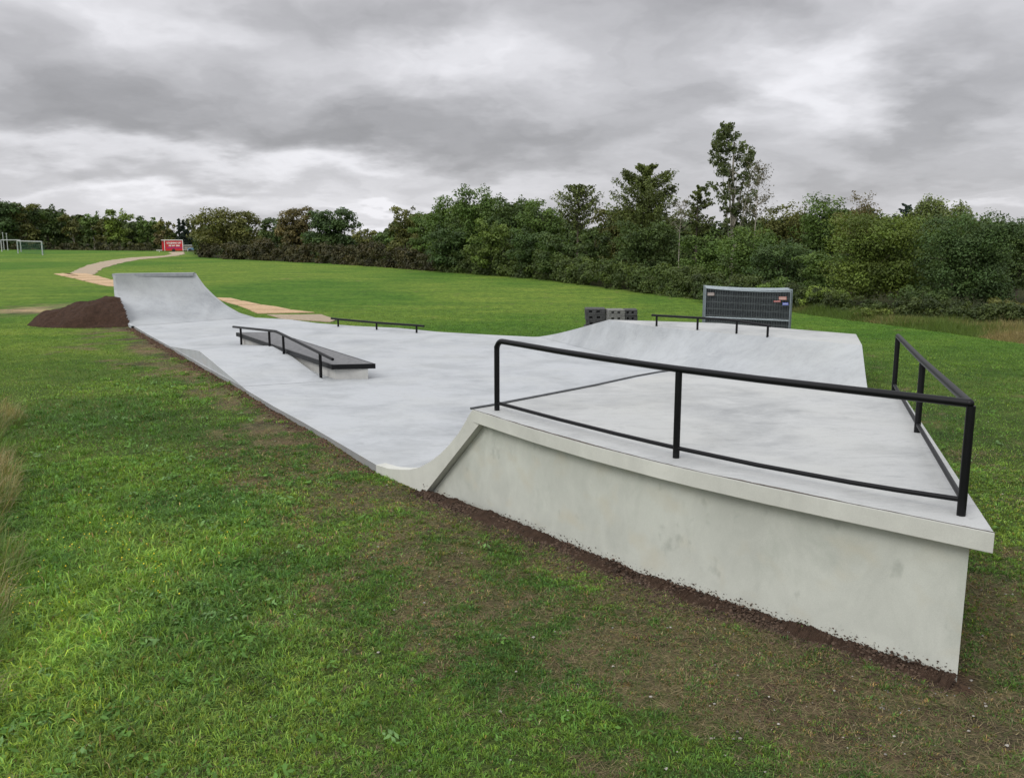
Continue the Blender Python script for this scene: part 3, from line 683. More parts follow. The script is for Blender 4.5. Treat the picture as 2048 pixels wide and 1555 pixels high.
# right and rear walls
pr = wp[-1][:2]; r3 = P3[:2]-side_dir[:2]*.14+inward(P2, P3)[:2]*.14; r4 = P4[:2]+(-.1, -.25)
rw = MB()
for p, q in ((pr, r3), (r3, r4)):
    d_ = (q-p)/np.hypot(*(q-p)); nn = np.array([-d_[1], d_[0]])*.1
    dd_ = d_*.09 if p is pr else d_*0
    rw.prism([tuple(p), tuple(q), tuple(q+nn), tuple(p+nn+dd_)], -.45, D-SL)
rw.make('side_wall', M_wall, ramp1)
# transition surface behind the coping
tr = MB(); ex = (P4-P1); ex = ex*1.0; K = 12
for k in range(K+1):
    for c_ in crv: q = c_+ex*(k/K); tr.v.append((q[0], q[1], q[2]-.003))
n = len(crv)
for k in range(K):
    for i in range(n-1): a_ = k*n+i; tr.f.append((a_, a_+n, a_+n+1, a_+1)); tr.m.append(0)
tr.make('transition', M_ramp, ramp1, smooth=True)
cp_px = [(941.5,816.5),(989.3,808.5),(1029,800.6),(1082,790.6),(1193.4,769),(1271.6,751.8),(1318.4,743.4),(1340,740.5)]
MB().tube([W(*p, D+.012) for p in cp_px], .015, 10).make('coping', M_steel, ramp1, smooth=True)
# dirt filled joint along the deck edge
jt = MB(); rj = random.Random(4); pts_ = []
for p, q in zip(front[:-1], front[1:]):
    m_ = max(2, int(np.linalg.norm(q-p)/.05))
    for k in range(m_): pts_.append(p+(q-p)*k/m_)
pts_.append(front[-1]); no = inward(P1, P2); wdt = .012
for i, p in enumerate(pts_):
    wdt = min(.036, max(.008, wdt+(rj.random()-.5)*.014)); z_ = D+.003
    a_ = p+no*.003; b_2 = p+no*(.005+wdt); jt.v += [(a_[0], a_[1], z_), (b_2[0], b_2[1], z_)]
for i in range(len(pts_)-1): jt.f.append((2*i, 2*i+2, 2*i+3, 2*i+1)); jt.m.append(0)
jt.make('edge_joint', M_joint, ramp1)

# ------------------------------------------------------------------ safety railing
pb = [W(994,820,D), W(1352,915,D), W(1922,1030,D), W(1834,864,D), W(1788,778,D)]
rail = empty('safety_railing', (pb[2][0], pb[2][1], D), 'black tubular steel safety railing standing on the foreground ramp deck', 'railing')
R1, R2 = .033, .021
topz = [Zat(998,688,pb[0]), Zat(1356,738.5,pb[1]), Zat(1939,806,pb[2]), Zat(1841.5,722,pb[3]), Zat(1795,672,pb[4])]
for p, tz in zip(pb, topz):
    MB().tube([(p[0], p[1], D-.05), (p[0], p[1], tz-.02)], R1, 16).make('post', M_black, rail, smooth=True)
    MB().tube([(p[0], p[1], D+.002), (p[0], p[1], D+.006)], R1+.008, 16).make('post_foot', M_black, rail, smooth=True) if False else None
# plan position along the front run for each sampled photo column
def on_run(px, py, a_, b_):
    return V(px, py, a_, b_)
fr_top = [(1040,688.5),(1115,702),(1200,715),(1310,731),(1356.6,738.5)]
fr_top2 = [(1514.8,757.5),(1700,779),(1819,793),(1939,806)]
_t = smooth_px([(1040,688.5),(1115,702),(1200,715.5),(1310,731),(1356.6,738.5),(1514.8,757.5),(1700,779),(1819,793),(1939,806)]); fr_top, fr_top2 = _t[:5], _t[5:]
_l = smooth_px([(998,803.6),(1115.3,838.7),(1230,869),(1310,886.5),(1356,897),(1514.8,926.6),(1700,962),(1794.6,978),(1925,1001)], 2); low1, low2 = _l[:5], _l[4:]
path = []
c0 = np.array([pb[0][0], pb[0][1], topz[0]]); d01 = (pb[1]-pb[0]); d01 /= np.linalg.norm(d01)
zt0 = V(1010, 683.5, pb[0], pb[1])[2]; rb = .11
for k in range(7):
    an = math.pi/2*k/6; path.append(np.array([*(pb[0][:2]+d01[:2]*rb*(1-math.cos(an))), zt0-rb+rb*math.sin(an)]))
path += [V(*p, pb[0], pb[1]) for p in fr_top]+[V(*p, pb[1], pb[2]) for p in fr_top2]
end_front = path[-1]
MB().tube(path, R1, 16).make('top_rail', M_black, rail, smooth=True)
MB().tube([end_front, np.array([pb[3][0], pb[3][1], topz[3]]), np.array([pb[4][0], pb[4][1], topz[4]])], R1*1.001, 16).make('top_rail', M_black, rail, smooth=True)
# rounded mitre where the two top rails meet
mb = MB(); uu_, vv_ = 10, 14
for i in range(uu_+1):
    for j in range(vv_):
        a1 = math.pi*i/uu_; a2 = 2*math.pi*j/vv_; mb.v.append((end_front[0]+1.03*R1*math.sin(a1)*math.cos(a2), end_front[1]+1.03*R1*math.sin(a1)*math.sin(a2), end_front[2]+1.03*R1*math.cos(a1)))
for i in range(uu_):
    for j in range(vv_): mb.f.append((i*vv_+j, (i+1)*vv_+j, (i+1)*vv_+(j+1) % vv_, i*vv_+(j+1) % vv_)); mb.m.append(0)
mb.make('corner_joint', M_black, rail, smooth=True)
lo1 = [V(*p, pb[0], pb[1]) for p in low1]
lo2 = [V(*p, pb[1], pb[2]) for p in low2]
MB().tube(lo1, R2, 12).make('bottom_rail', M_black, rail, smooth=True)
MB().tube(lo2, R2, 12).make('bottom_rail', M_black, rail, smooth=True)
z2 = lo2[-1][2]; z3 = Zat(1836,848,pb[3]); z4 = Zat(1789,769,pb[4])
MB().tube([(pb[2][0], pb[2][1], z2), (pb[3][0], pb[3][1], z3), (pb[4][0], pb[4][1], z4)], R2, 12).make('bottom_rail', M_black, rail, smooth=True)

# ------------------------------------------------------------------ grind box
BT = .44
bt = [W(472.5,665,BT), W(548.7,664,BT), W(751,727.5,BT), W(663,729.5,BT)]
box = empty('grind_box', (*(sum(bt)/4)[:2], FZ), 'long low grind box with dark top and pale concrete body on the floor', 'grind box')
cen = (sum(bt)/4)[:2]
def inset(P, l, r, f, bk):
    P = [np.array(p[:2]) for p in P]; ax = ((P[0]+P[1])/2-(P[2]+P[3])/2); ax /= np.hypot(*ax); si_ = np.array([ax[1], -ax[0]])
    return [P[0]+si_*l-ax*bk, P[1]-si_*r-ax*bk, P[2]-si_*r+ax*f, P[3]+si_*l+ax*f]
MB().prism([tuple(p) for p in inset(bt, .10, .15, .08, .1)], FZ-.02, BT-.10).make('body', M_block, box, bevel=.006)
MB().prism([tuple(p) for p in inset(bt, .012, .012, .012, .012)], BT-.102, BT+.003).make('top', M_box, box)
ed = MB(); q0 = [np.array(p[:2]) for p in bt]
for i in range(4):
    p, q = q0[i], q0[(i+1) % 4]; d_ = (q-p)/np.hypot(*(q-p)); nn = np.array([-d_[1], d_[0]]); nn = nn if (cen-p)@nn > 0 else -nn
    ed.prism([tuple(p), tuple(q), tuple(q+nn*.045), tuple(p+nn*.045)], BT-.105, BT+.005)
ed.make('steel_edge', M_black, box, bevel=.004)
# seams of the blocks in the visible end
# ------------------------------------------------------------------ kinked rail beside the box
k_px = [(481,687.5),(538,689.3),(566,700.5),(640,750.6)]
a_ = W(478.5,689.5,FZ); b_2 = W(637.5,753.5,FZ)
kp = [V(*p, a_, b_2) for p in k_px]
kr = empty('grind_rail', (*kp[0][:2], FZ), 'black kinked handrail running down beside the grind box', 'grind rail')
kt = [V(*p, a_, b_2) for p in [(466.6,653.3),(481,654.8),(538,660.8),(551.5,662.3),(566,669.2),(640,705.8),(665.5,718.4)]]
MB().tube(kt, .034, 12).make('rail', M_black, kr, smooth=True)
for i, ti in zip(range(4), (1, 2, 4, 5)):
    xy = kt[ti]; MB().tube([(xy[0], xy[1], FZ-.02), (xy[0], xy[1], xy[2])], .036 if i == 3 else .032, 12).make('post', M_black, kr, smooth=True)
# ------------------------------------------------------------------ low flat rail at the far floor edge
lp = [W(676,653,FZ), W(753,660,FZ), W(833,665.5,FZ)]
lr = empty('grind_rail', (*lp[1][:2], FZ), 'low flat black rail on three posts at the far edge of the floor', 'grind rail')
lt = [V(*p, lp[0], lp[2]) for p in [(662.5,636.5),(676,638),(753,645),(833,650.5),(848,652)]]
MB().tube(lt, .037, 12).make('rail', M_black, lr, smooth=True)
for k in (1, 2, 3): MB().tube([(lt[k][0], lt[k][1], FZ-.02), lt[k]], .034, 12).make('post', M_black, lr, smooth=True)

# ------------------------------------------------------------------ hump beside the box
B0 = left_edge[7]; T0 = W(484, 772.6, FZ); R0 = V(399, 701.8, B0, T0); RZ = R0[2]
R1_ = W(556, 691, RZ); B1 = W(478, 689, FZ+.004); T1 = W(650, 762, FZ+.004)
nrm_ = inward(T0, B0)*-1
hp_ = empty('hump_ramp', (*R0[:2], FZ), 'low concrete hump with a grey side between floor edge and grind box', 'skate ramp')
mb = MB(); K = 10
def up_down(t):          # profile along the hump with a slightly rounded ridge
    return t
prof = []
B0_, T0_ = B0.copy(), T0.copy(); B0_[2] = T0_[2] = FZ+.004
so = -nrm_*.004
Lc = [B0_+(R0-B0_)*t for t in (0, .5, .92)]+[R0-(0, 0, .006)]+[R0+(T0_-R0)*t for t in (.06, .35, .7, .9)]+[T0_]
Rc = [B1+(R1_-B1)*t for t in (0, .5, .92)]+[R1_-(0, 0, .006)]+[R1_+(T1-R1_)*t for t in (.06, .35, .7, .9)]+[T1]
for l_, r2 in zip(Lc, Rc): mb.v += [tuple(l_), tuple(r2)]
for i in range(len(Lc)-1): mb.f.append((2*i, 2*i+2, 2*i+3, 2*i+1)); mb.m.append(0)
mb.make('top_surface', M_floor, hp_)
mb = MB()
for l_ in Lc: q = l_-nrm_*-.006; mb.v += [(q[0], q[1], q[2]-.001), (q[0], q[1], -.2)]
for i in range(len(Lc)-1): mb.f.append((2*i, 2*i+1, 2*i+3, 2*i+2)); mb.m.append(0)
mb.make('side_face', M_side2, hp_)

# ------------------------------------------------------------------ quarter pipe at the far left
qp = empty('quarter_pipe', (*((QL+QR)/2)[:2], 0.), 'tall curved quarter pipe of pale concrete at the far left end', 'quarter pipe')
Lpx = [(230.8,549.5),(232,565),(234,585),(238,605),(245,624),(254,641),(268,652)]
Rpx = [(387.5,547.5),(395,559),(405,572.7),(425.6,593),(449,611.5),(474,625.5),(504,634.5)]
def resample(P, n):
    P = np.array(P); s = np.r_[0, np.cumsum(np.linalg.norm(np.diff(P, axis=0), axis=1))]; t = np.linspace(0, s[-1], n)
    return np.stack([np.interp(t, s, P[:, k]) for k in range(P.shape[1])], -1)
LP = resample([V(*p, TL, QL) for p in Lpx], 15); RP = resample([V(*p, TR, QR) for p in Rpx], 15)
LP[-1][2] = RP[-1][2] = FZ+.004
mb = MB(); K = 10
for l_, r2 in zip(LP, RP):
    for k in range(K+1): q = l_+(r2-l_)*k/K; mb.v.append(tuple(q))
for i in range(14):
    for k in range(K): a_ = i*(K+1)+k; mb.f.append((a_, a_+K+1, a_+K+2, a_+1)); mb.m.append(0)
mb.make('riding_surface', M_ramp, qp, smooth=True)
for P_, sg in ((LP, -1), (RP, 1)):
    mb = MB(); o_ = np.array([sg*.10, 0, 0])
    for q in P_:
        mb.v += [(q[0], q[1], q[2]+.002), (q[0]+o_[0], q[1], q[2]+.002), (q[0], q[1], -.3), (q[0]+o_[0], q[1], -.3)]
    for i in range(14):
        a_ = i*4; mb.f += [(a_, a_+1, a_+5, a_+4), (a_+1, a_+3, a_+7, a_+5)]; mb.m += [0, 0]
    n4 = 0; mb.f.append((0, 2, 3, 1)); mb.m.append(0)
    mb.make('side_face', M_side2, qp)
bk = np.array([-.10, .55, 0])
MB().prism([tuple(p[:2]) for p in (QL, QR, QR+bk, QL+bk)], -.3, QZ-.01).make('body', M_side2, qp)
c1, c2 = QL+(-.08, -.085, 0), QR+(.0, -.105, 0)
MB().prism([tuple(p[:2]) for p in (c1, c2, c2+bk, c1+bk)], QZ-.012-.075, QZ+.03).make('coping', M_cope, qp)

# ------------------------------------------------------------------ bank with plateau at the rear right
bk_ = empty('bank_ramp', (*bank_lip[4][:2], FZ), 'wide concrete bank ramp with a flat top behind the foreground deck', 'skate ramp')
n = 40
FP = resample(bank_foot, n); LPp = resample(bank_lip, n); K = 10
for _ in range(60):
    LPp[1:-1] = LPp[1:-1]*.5+(LPp[:-2]+LPp[2:])*.25; FP[1:-1] = FP[1:-1]*.5+(FP[:-2]+FP[2:])*.25
mb = MB()
for f_, l_ in zip(FP, LPp):
    for k in range(K+1):
        t = k/K; q = f_+(l_-f_)*t; c_ = (1-t)*t*.22; q = q.copy(); q[2] = FZ+.004+(BZ-FZ-.004)*(t-c_*(1.35-t)); mb.v.append(tuple(q))
for i in range(n-1):
    for k in range(K): a_ = i*(K+1)+k; mb.f.append((a_, a_+K+1, a_+K+2, a_+1)); mb.m.append(0)
mb.make('bank_face', M_ramp, bk_, smooth=True); BF = mb.v
mb = MB(); pl = [tuple(p) for p in LPp]+[tuple(p) for p in bank_back[::-1][:-1]]
mb.add([(p[0], p[1], BZ) for p in pl], [tuple(range(len(pl)))]); mb.make('plateau', M_deck, bk_)
mb = MB(); ring = [bank_lip[-1], bank_back[2], bank_back[1], bank_back[0]]; FV = [np.array(v_) for v_ in BF]
for p, q in zip(ring[:-1], ring[1:]):
    d_ = (q-p)[:2]; d_ = d_/np.hypot(*d_); o_ = np.array([-d_[1], d_[0], 0])*.05
    P4_ = [p-(0, 0, .003), np.array([p[0], p[1], -.35]), np.array([q[0], q[1], -.35]), q-(0, 0, .003)]
    mb.slab(P4_, o_)
for col_ in (FV[:K+1], FV[-(K+1):]):
    for p, q in zip(col_[:-1], col_[1:]): mb.add([p-(0, 0, .002), q-(0, 0, .002), (q[0], q[1], -.35), (p[0], p[1], -.35)], [(0, 1, 2, 3)])
mb.make('side_wall', M_side2, bk_)
pr_px = [(1313.6,651.5),(1395.6,658),(1474,665),(1536,673)]; pt_px = [(1304,630),(1313.6,630.8),(1395.6,635.3),(1441.8,638),(1474,641.5),(1536,651),(1541,652)]
pa = W(1313.6,652,BZ); pbz = W(1536,673,BZ)
pr_ = empty('grind_rail', (*pa[:2], BZ), 'low black rail on four posts standing on the flat top of the rear bank ramp', 'grind rail')
pt = [V(*p, pa, pbz) for p in pt_px]; MB().tube(pt, .030, 12).make('rail', M_black, pr_, smooth=True)
for k in (1, 2, 4, 5): MB().tube([(pt[k][0], pt[k][1], BZ-.02), pt[k]], .028, 12).make('post', M_black, pr_, smooth=True)

# ------------------------------------------------------------------ earth heaps beside the quarter pipe
def heap(name, ax, ay, bx, by, hfun, keep, label, mat_):
    gx_ = np.linspace(ax, bx, 110); gy_ = np.linspace(ay, by, 90); A, B = np.meshgrid(gx_, gy_, indexing='ij')
    Hh = hfun(A, B)+(fbm(A, B, .5, 211, 4)-.5)*.34*sm(0, .25, hfun(A, B))+(fbm(A, B, .15, 221, 2)-.5)*.05*sm(0, .15, hfun(A, B)); Zz = np.where(Hh > .0, Hh, -.1)
    id_ = np.arange(A.size).reshape(A.shape); fq = np.stack([id_[:-1, :-1], id_[1:, :-1], id_[1:, 1:], id_[:-1, 1:]], -1).reshape(-1, 4)
    cx2 = (A[:-1, :-1]+A[1:, 1:])/2; cy3 = (B[:-1, :-1]+B[1:, 1:])/2; kf = keep(cx2, cy3).ravel()
    o = build(name, np.stack([A, B, Zz], -1).reshape(-1, 3), fq[kf], mat_, smooth=True, origin=np.array([(ax+bx)/2, (ay+by)/2, 0.])); tag(o, label, 'soil heap'); return o
def side(x, y, p, q): return (q[0]-p[0])*(y-p[1])-(q[1]-p[1])*(x-p[0])
mcx, mcy = QL[0]-.35, QL[1]-.9
def h1(x, y):
    u = np.sqrt(((x-mcx)/np.where(x < mcx, 2.55, 3.))**2+((y-mcy)/1.9)**2); return .88*np.clip(1-u**1.9, 0, 1)*(1.05+.1*np.sin(x*2))
heap('soil_heap', mcx-5, 30.2, TL[0]+.8, mcy+3, h1, lambda x, y: (side(x, y, TL, QL) > .13) | (y > QL[1]+.45), 'dark brown soil heap against the left side of the quarter pipe', M_mound)
def h2(x, y):
    t = np.clip(((x-QR[0])*(TR[0]-QR[0])+(y-QR[1])*(TR[1]-QR[1]))/((TR-QR)[:2]@(TR-QR)[:2]), 0, 1)
    d_ = np.hypot(x-QR[0]-t*(TR-QR)[0], y-QR[1]-t*(TR-QR)[1]); return np.clip((.95*(1-t)**1.1+.08)-d_*.75, -.1, 2)*1.0
heap('soil_heap', QR[0]-.5, TR[1]-1.5, TR[0]+1.2, QR[1]+3, h2, lambda x, y: side(x, y, QR, TR) > .1, 'narrow soil heap against the right side of the quarter pipe', M_mound)

# ------------------------------------------------------------------ path and ground boards
def flat(name, px, z, mat_, label, cat=None, kind=None, group=None, thick=.012):
    P_ = [W(*p, z) for p in px]
    if name == 'path':
        Q = []
        for p, q in zip(P_, P_[1:]+P_[:1]):
            m_ = int(np.clip(np.linalg.norm(q-p)/.5, 1, 60))
            for k in range(m_): w_ = p+(q-p)*k/m_; a_ = min(.9, .0075*w_[1]); Q.append(w_+np.array([(float(fbm(w_[0], w_[1], 1.3, 401, 3))-.5)*a_*.9, (float(fbm(w_[0], w_[1], 1.3, 411, 3))-.5)*a_*1.3, 0]))
        P_ = Q
    c_ = sum(P_)/len(P_)
    o = MB().prism([tuple(p[:2]) for p in P_], z-thick, z).make(name, mat_, origin=np.array([c_[0], c_[1], 0.]))
    return tag(o, label, cat, group, kind)
flat('path', [(140,549),(150,540),(178,529),(215,521),(262,515),(300,512.6),(332,511),(344,508),(338,504.5),(348,503.2),(368,503.2),(368,508.5),(352,511.5),(310,516),(278,518.5),(250,524),(226,530),(206,536),(194,542),(188,549)], .05, M_sand, 'winding pale gravel path leading to the red trailer', kind='structure', thick=.3)
bl = [[(108,547),(138,546.2),(157,550.5),(126,551.5)],[(122,546),(172,546.5),(192,551),(160,551)],[(130,552),(196,551.2),(206,554.5),(146,555.5)],[(150,556.2),(208,555),(221,558.5),(166,560.5)],[(170,561.2),(224,559),(233,562),(233,565.5),(190,566)],[(193,566.8),(233,566.2),(233,572),(214,571)]]
gl = 'worn plywood boards laid as a track'
nm_l = ['leftmost thin tan board at the tip of the track left of the quarter pipe','second tan board where the gravel path meets the track','third tan board of the track left of the quarter pipe','fourth tan board in the middle of the track left of the quarter pipe','fifth tan board cut off by the quarter pipe edge','nearest tan board of the track beside the quarter pipe edge']
for p, l_ in zip(bl, nm_l): flat('ground_board', p, .06, M_ply, l_, 'board', group=gl, thick=.08)
br_ = [[(432,594.5),(462,595.5),(482,600.5),(447,601)],[(449,601.8),(487,601.2),(521,608.2),(474,609.3)],[(476,610),(525,609),(553,612.5),(581,618.5),(497,618)],[(499,619),(585,619.2),(629,624),(516,626)]]
nm_r = ['smallest tan board of the track right of the quarter pipe','second tan board right of the quarter pipe beside the soil heap','third wide tan board right of the quarter pipe','large nearest tan board right of the quarter pipe']
for p, l_ in zip(br_, nm_r): flat('ground_board', p, .05, M_ply, l_, 'board', group=gl, thick=.08)
flat('path', [(534,628.5),(640,628.3),(672,637.5),(660,643),(610,640),(570,638)], .045, M_sand, 'pale sandy pad between the boards and the floor', kind='structure', thick=.1)

# ------------------------------------------------------------------ fence feet stacks
M_foot = plain('dark_recycled_rubber', (.045, .047, .045), .85, 0, .3, 14)
M_foot2 = plain('grey_concrete_block', (.145, .148, .135), .9, 0, .25, 14)
def foot_block(cx, cy, z, w_, d_, h_, rz, mt, label, group):
    "a fence foot: slab with three rows of holes seen as slots in its face"
    mb = MB(); ca, sa = math.cos(rz), math.sin(rz)
    def bx_(x0, x1, y0, y1, z0, z1):
        c_ = ((x0+x1)/2, (y0+y1)/2); mb.box((c_[0], c_[1], (z0+z1)/2), (x1-x0, y1-y0, z1-z0))
    hw = w_/2; hd = d_/2; s = [(-.62, -.30), (.12, .44)]
    zb, zt_ = h_*.30, h_*.72
    bx_(-hw, hw, -hd+.08, hd, 0, h_)
    bx_(-hw, hw, -hd, -hd+.08, 0, zb); bx_(-hw, hw, -hd, -hd+.08, zt_, h_)
    xs_ = [-hw, s[0][0]*hw, s[0][1]*hw, s[1][0]*hw, s[1][1]*hw, hw]
    for k in (0, 2, 4): bx_(xs_[k], xs_[k+1], -hd, -hd+.08, zb, zt_)
    o = build('rubber_block', mb.v, mb.f, mt); o.location = (cx, cy, z); o.rotation_euler = (0, 0, rz)
    b = o.modifiers.new('bevel', 'BEVEL'); b.width = .008; b.segments = 1
    return tag(o, label, 'block', group)
yS = 27.0
pL = at_depth(1190, 660, yS); pR = at_depth(1243, 660, yS-.4)
ztop = Zat(1190, 616, (0, yS)); hb = .155; rr0 = random.Random(8)
nlay = int(ztop/hb); rows = ['lowest', 'second', 'third', 'fourth', 'fifth', 'top', 'top']
hb = ztop/6
LV = ['lowest', 'second from the bottom', 'third from the bottom', 'third from the top', 'second from the top', 'topmost']
for k in range(6):
    z = k*hb
    foot_block(pL[0]+rr0.uniform(-.03, .03), yS+.1, z+.002, .62, .7, hb-.006, -.05+rr0.uniform(-.05, .05), M_foot, 'dark slotted block, %s in the left block stack' % LV[k], 'dark blocks of the left stack')
hb2 = Zat(1243, 618, (0, yS-.4))/6
for k in range(6):
    z = k*hb2
    foot_block(pR[0]-.20, yS-.35+rr0.uniform(-.02, .02), z+.002, .50, .6, hb2-.006, .04+rr0.uniform(-.03, .03), M_foot2, 'light grey slotted block, %s in the middle block stack' % LV[k], 'light blocks of the middle stack')
    foot_block(pR[0]+.26, yS-.30+rr0.uniform(-.02, .02), z+.002, .40, .6, hb2-.006, -.03+rr0.uniform(-.03, .03), M_foot, 'dark slotted block, %s in the right block stack' % LV[k], 'dark blocks of the right stack')

# ------------------------------------------------------------------ stacked mesh fence panels
yF = 25.0
fl_, fr_ = at_depth(1412, 576, yF), at_depth(1582, 583, yF-1.0)
base_ang = math.atan2(fr_[1]-fl_[1], fr_[0]-fl_[0]); wid = np.hypot(*(fr_-fl_)[:2])
def fence_panel(p, q, zl, zr, label, front_=False, net=False):
    t = empty('mesh_barrier', ((p[0]+q[0])/2, (p[1]+q[1])/2, 0), label, 'fence panel', 'mesh fence panels standing stacked together')
    P0, P1_ = np.array([p[0], p[1], .1]), np.array([q[0], q[1], .1]); Z0, Z1 = np.array([p[0], p[1], zl]), np.array([q[0], q[1], zr])
    sag = lambda u: Z0+(Z1-Z0)*u-np.array([0, 0, .035*4*u*(1-u)])
    MB().tube([P0-(0, 0, .1), Z0+(0, 0, .02)], .021, 10).make('frame_post', M_galv, t, smooth=True)
    MB().tube([P1_-(0, 0, .1), Z1+(0, 0, .02)], .021, 10).make('frame_post', M_galv, t, smooth=True)
    MB().tube([sag(u) for u in np.linspace(0, 1, 9)], .021, 10).make('top_bar', M_galv, t, smooth=True)
    MB().tube([P0, P1_], .021, 10).make('bottom_bar', M_galv, t, smooth=True)
    MB().tube([P0+(0, 0, (zl-.1)*.52), P1_+(0, 0, (zr-.1)*.52)], .014, 6).make('cross_bar', M_galv, t)
    mb = MB(); nv = 34; nh = 9
    for i in range(1, nv):
        u = i/nv; b_ = P0+(P1_-P0)*u; tp_ = sag(u); mb.tube([b_, tp_], .0065, 3, False)
    for j in range(1, nh):
        w_ = j/nh; mb.tube([P0+(Z0-P0)*w_, P1_+(Z1-P1_)*w_-(0, 0, .02)], .0065, 3, False)
    mb.make('wire_mesh', M_wire, t)
    if net:
        d_ = (P1_-P0)/np.linalg.norm(P1_-P0); nn = np.array([-d_[1], d_[0], 0])*.012
        mb = MB(); vs = [P0+d_*.03+nn, P1_-d_*.03+nn, Z1-d_*.03-(0, 0, .03)+nn, Z0+d_*.03-(0, 0, .03)+nn]; mb.slab(vs, nn*.4); mb.make('netting', M_net, t)
    return t, P0, P1_, Z0, Z1
dn = np.array([-math.sin(base_ang), math.cos(base_ang), 0])
lab = ['front mesh fence panel with coloured tags, facing the camera', 'second mesh fence panel with dark netting, close behind the front one', 'third mesh fence panel from the front of the upright stack', 'fourth mesh fence panel, shifted a little left in the stack', 'rearmost mesh fence panel, standing furthest left in the stack']
for k in range(5):
    sh = np.array([-.025*k, 0, 0]); p = fl_+dn*.08*k+sh*1.3+(0, .0, 0); q = fr_+dn*.08*k+np.array([.02 if k in (1,) else -.03*k, 0, 0])
    zl = fl_[2]+.012*k; zr = fr_[2]+.03*(k > 0)+.01*k
    t, a0_, a1_, z0_, z1_ = fence_panel(p, q, zl, zr, lab[k], k == 0, k >= 1)
    if k == 0:
        def sign(px0, py0, px1, py1, c_, lb, stripe=None):
            m_ = plain('tag_paint', c_, .6, 0, .08, 20)
            P_ = [V(px0, py1, p, q), V(px1, py1, p, q), V(px1, py0, p, q), V(px0, py0, p, q)]
            mb = MB().slab([x_-dn*.03 for x_ in P_], dn*.012); o = mb.make('tag', m_, t); o['label'] = lb
            if stripe is not None:
                cy4 = (py0+py1)/2; hh_ = (py1-py0)*.13; ms = plain('tag_stripe', stripe, .6, 0, .05)
                for dy_ in ((-.24, .24) if py1-py0 > 5 else (0,)):
                    yy = cy4+dy_*(py1-py0); Q_ = [V(px0+1, yy+hh_, p, q), V(px1-1, yy+hh_, p, q), V(px1-1, yy-hh_, p, q), V(px0+1, yy-hh_, p, q)]
                    MB().slab([x_-dn*.035 for x_ in Q_], dn*.004).make('tag_stripe', ms, o)
        sign(1558, 593, 1573.5, 599.5, (.34, .13, .10), 'large red and pale tag', (.45, .32, .28))
        sign(1548, 601, 1561.5, 604, (.36, .09, .08), 'thin red tag', (.45, .34, .33))
        sign(1565.5, 605, 1577, 610, (.10, .13, .42), 'blue and white tag', (.38, .40, .48))
        sign(1415.5, 585, 1429, 591, (.22, .17, .15), 'faded tag at the left', (.33, .30, .28))

# ------------------------------------------------------------------ goals, poles
M_white = plain('white_painted_metal', (.33, .35, .34), .5, 0, .1, 3)
M_gnet = plain('green_net_cord', (.03, .12, .07), .8)
def goal(px0, px1, pyt, pyb0, pyb1, name, label, net=False, bands=False, depth=.9):
    a_ = W(px0, pyb0, 0); b_ = W(px1, pyb1, 0); zt_ = Zat(px0, pyt, a_)
    t = empty('football_goal', ((a_+b_)/2), label, 'goal')
    z_ = (0, 0, zt_)
    for p_ in (a_, b_): MB().box(p_+np.array([0, 0, zt_/2]), (.16, .16, zt_)).make('goal_post', M_white, t)
    MB().tube([a_+z_, b_+z_], .10, 6).make('crossbar', M_white, t)
    if bands:
        mr = plain('band_paint', (.25, .32, .30), .6)
        for p_ in (a_, b_):
            for k in range(3): MB().box(p_+np.array([0, 0, zt_*(.2+.3*k)]), (.175, .175, zt_*.12)).make('band', mr, t)
    if net:
        bk2 = np.array([0, depth, 0]); mb = MB()
        for k in range(22): p_ = a_+(b_-a_)*k/21; mb.tube([p_+z_+bk2*.4, p_+bk2], .018, 3, False)
        for k in range(9): h_ = zt_*k/8; o3 = bk2*(1-.6*k/8); mb.tube([a_+o3+(0, 0, h_), b_+o3+(0, 0, h_)], .018, 3, False)
        mb.make('net', M_gnet, t)
    return t
goal(4, 42.5, 480, 503.5, 503.8, 'goal', 'plain white football goal further away, leftmost in the photo')
goal(36.5, 85.5, 482, 507, 510.5, 'goal', 'nearer banded football goal with green net, right of the plain goal', True, True)
for px, pt_, pb_, lb in ((8.5, 466, 500, 'thin pale pole at the left rim, behind the plain goal'), (16, 467.5, 501, 'thin pale pole just right of its twin behind the plain goal')):
    p_ = W(px, pb_, 0); z_ = Zat(px, pt_, p_)
    o = MB().tube([(0, 0, 0), (0, 0, z_)], [.10, .07], 8).tube([(0, 0, z_), (0, 0, z_+.15)], [.14, .10], 8).make('pole', M_white); o.location = tuple(p_); tag(o, lb, 'pole', 'poles behind the goals')

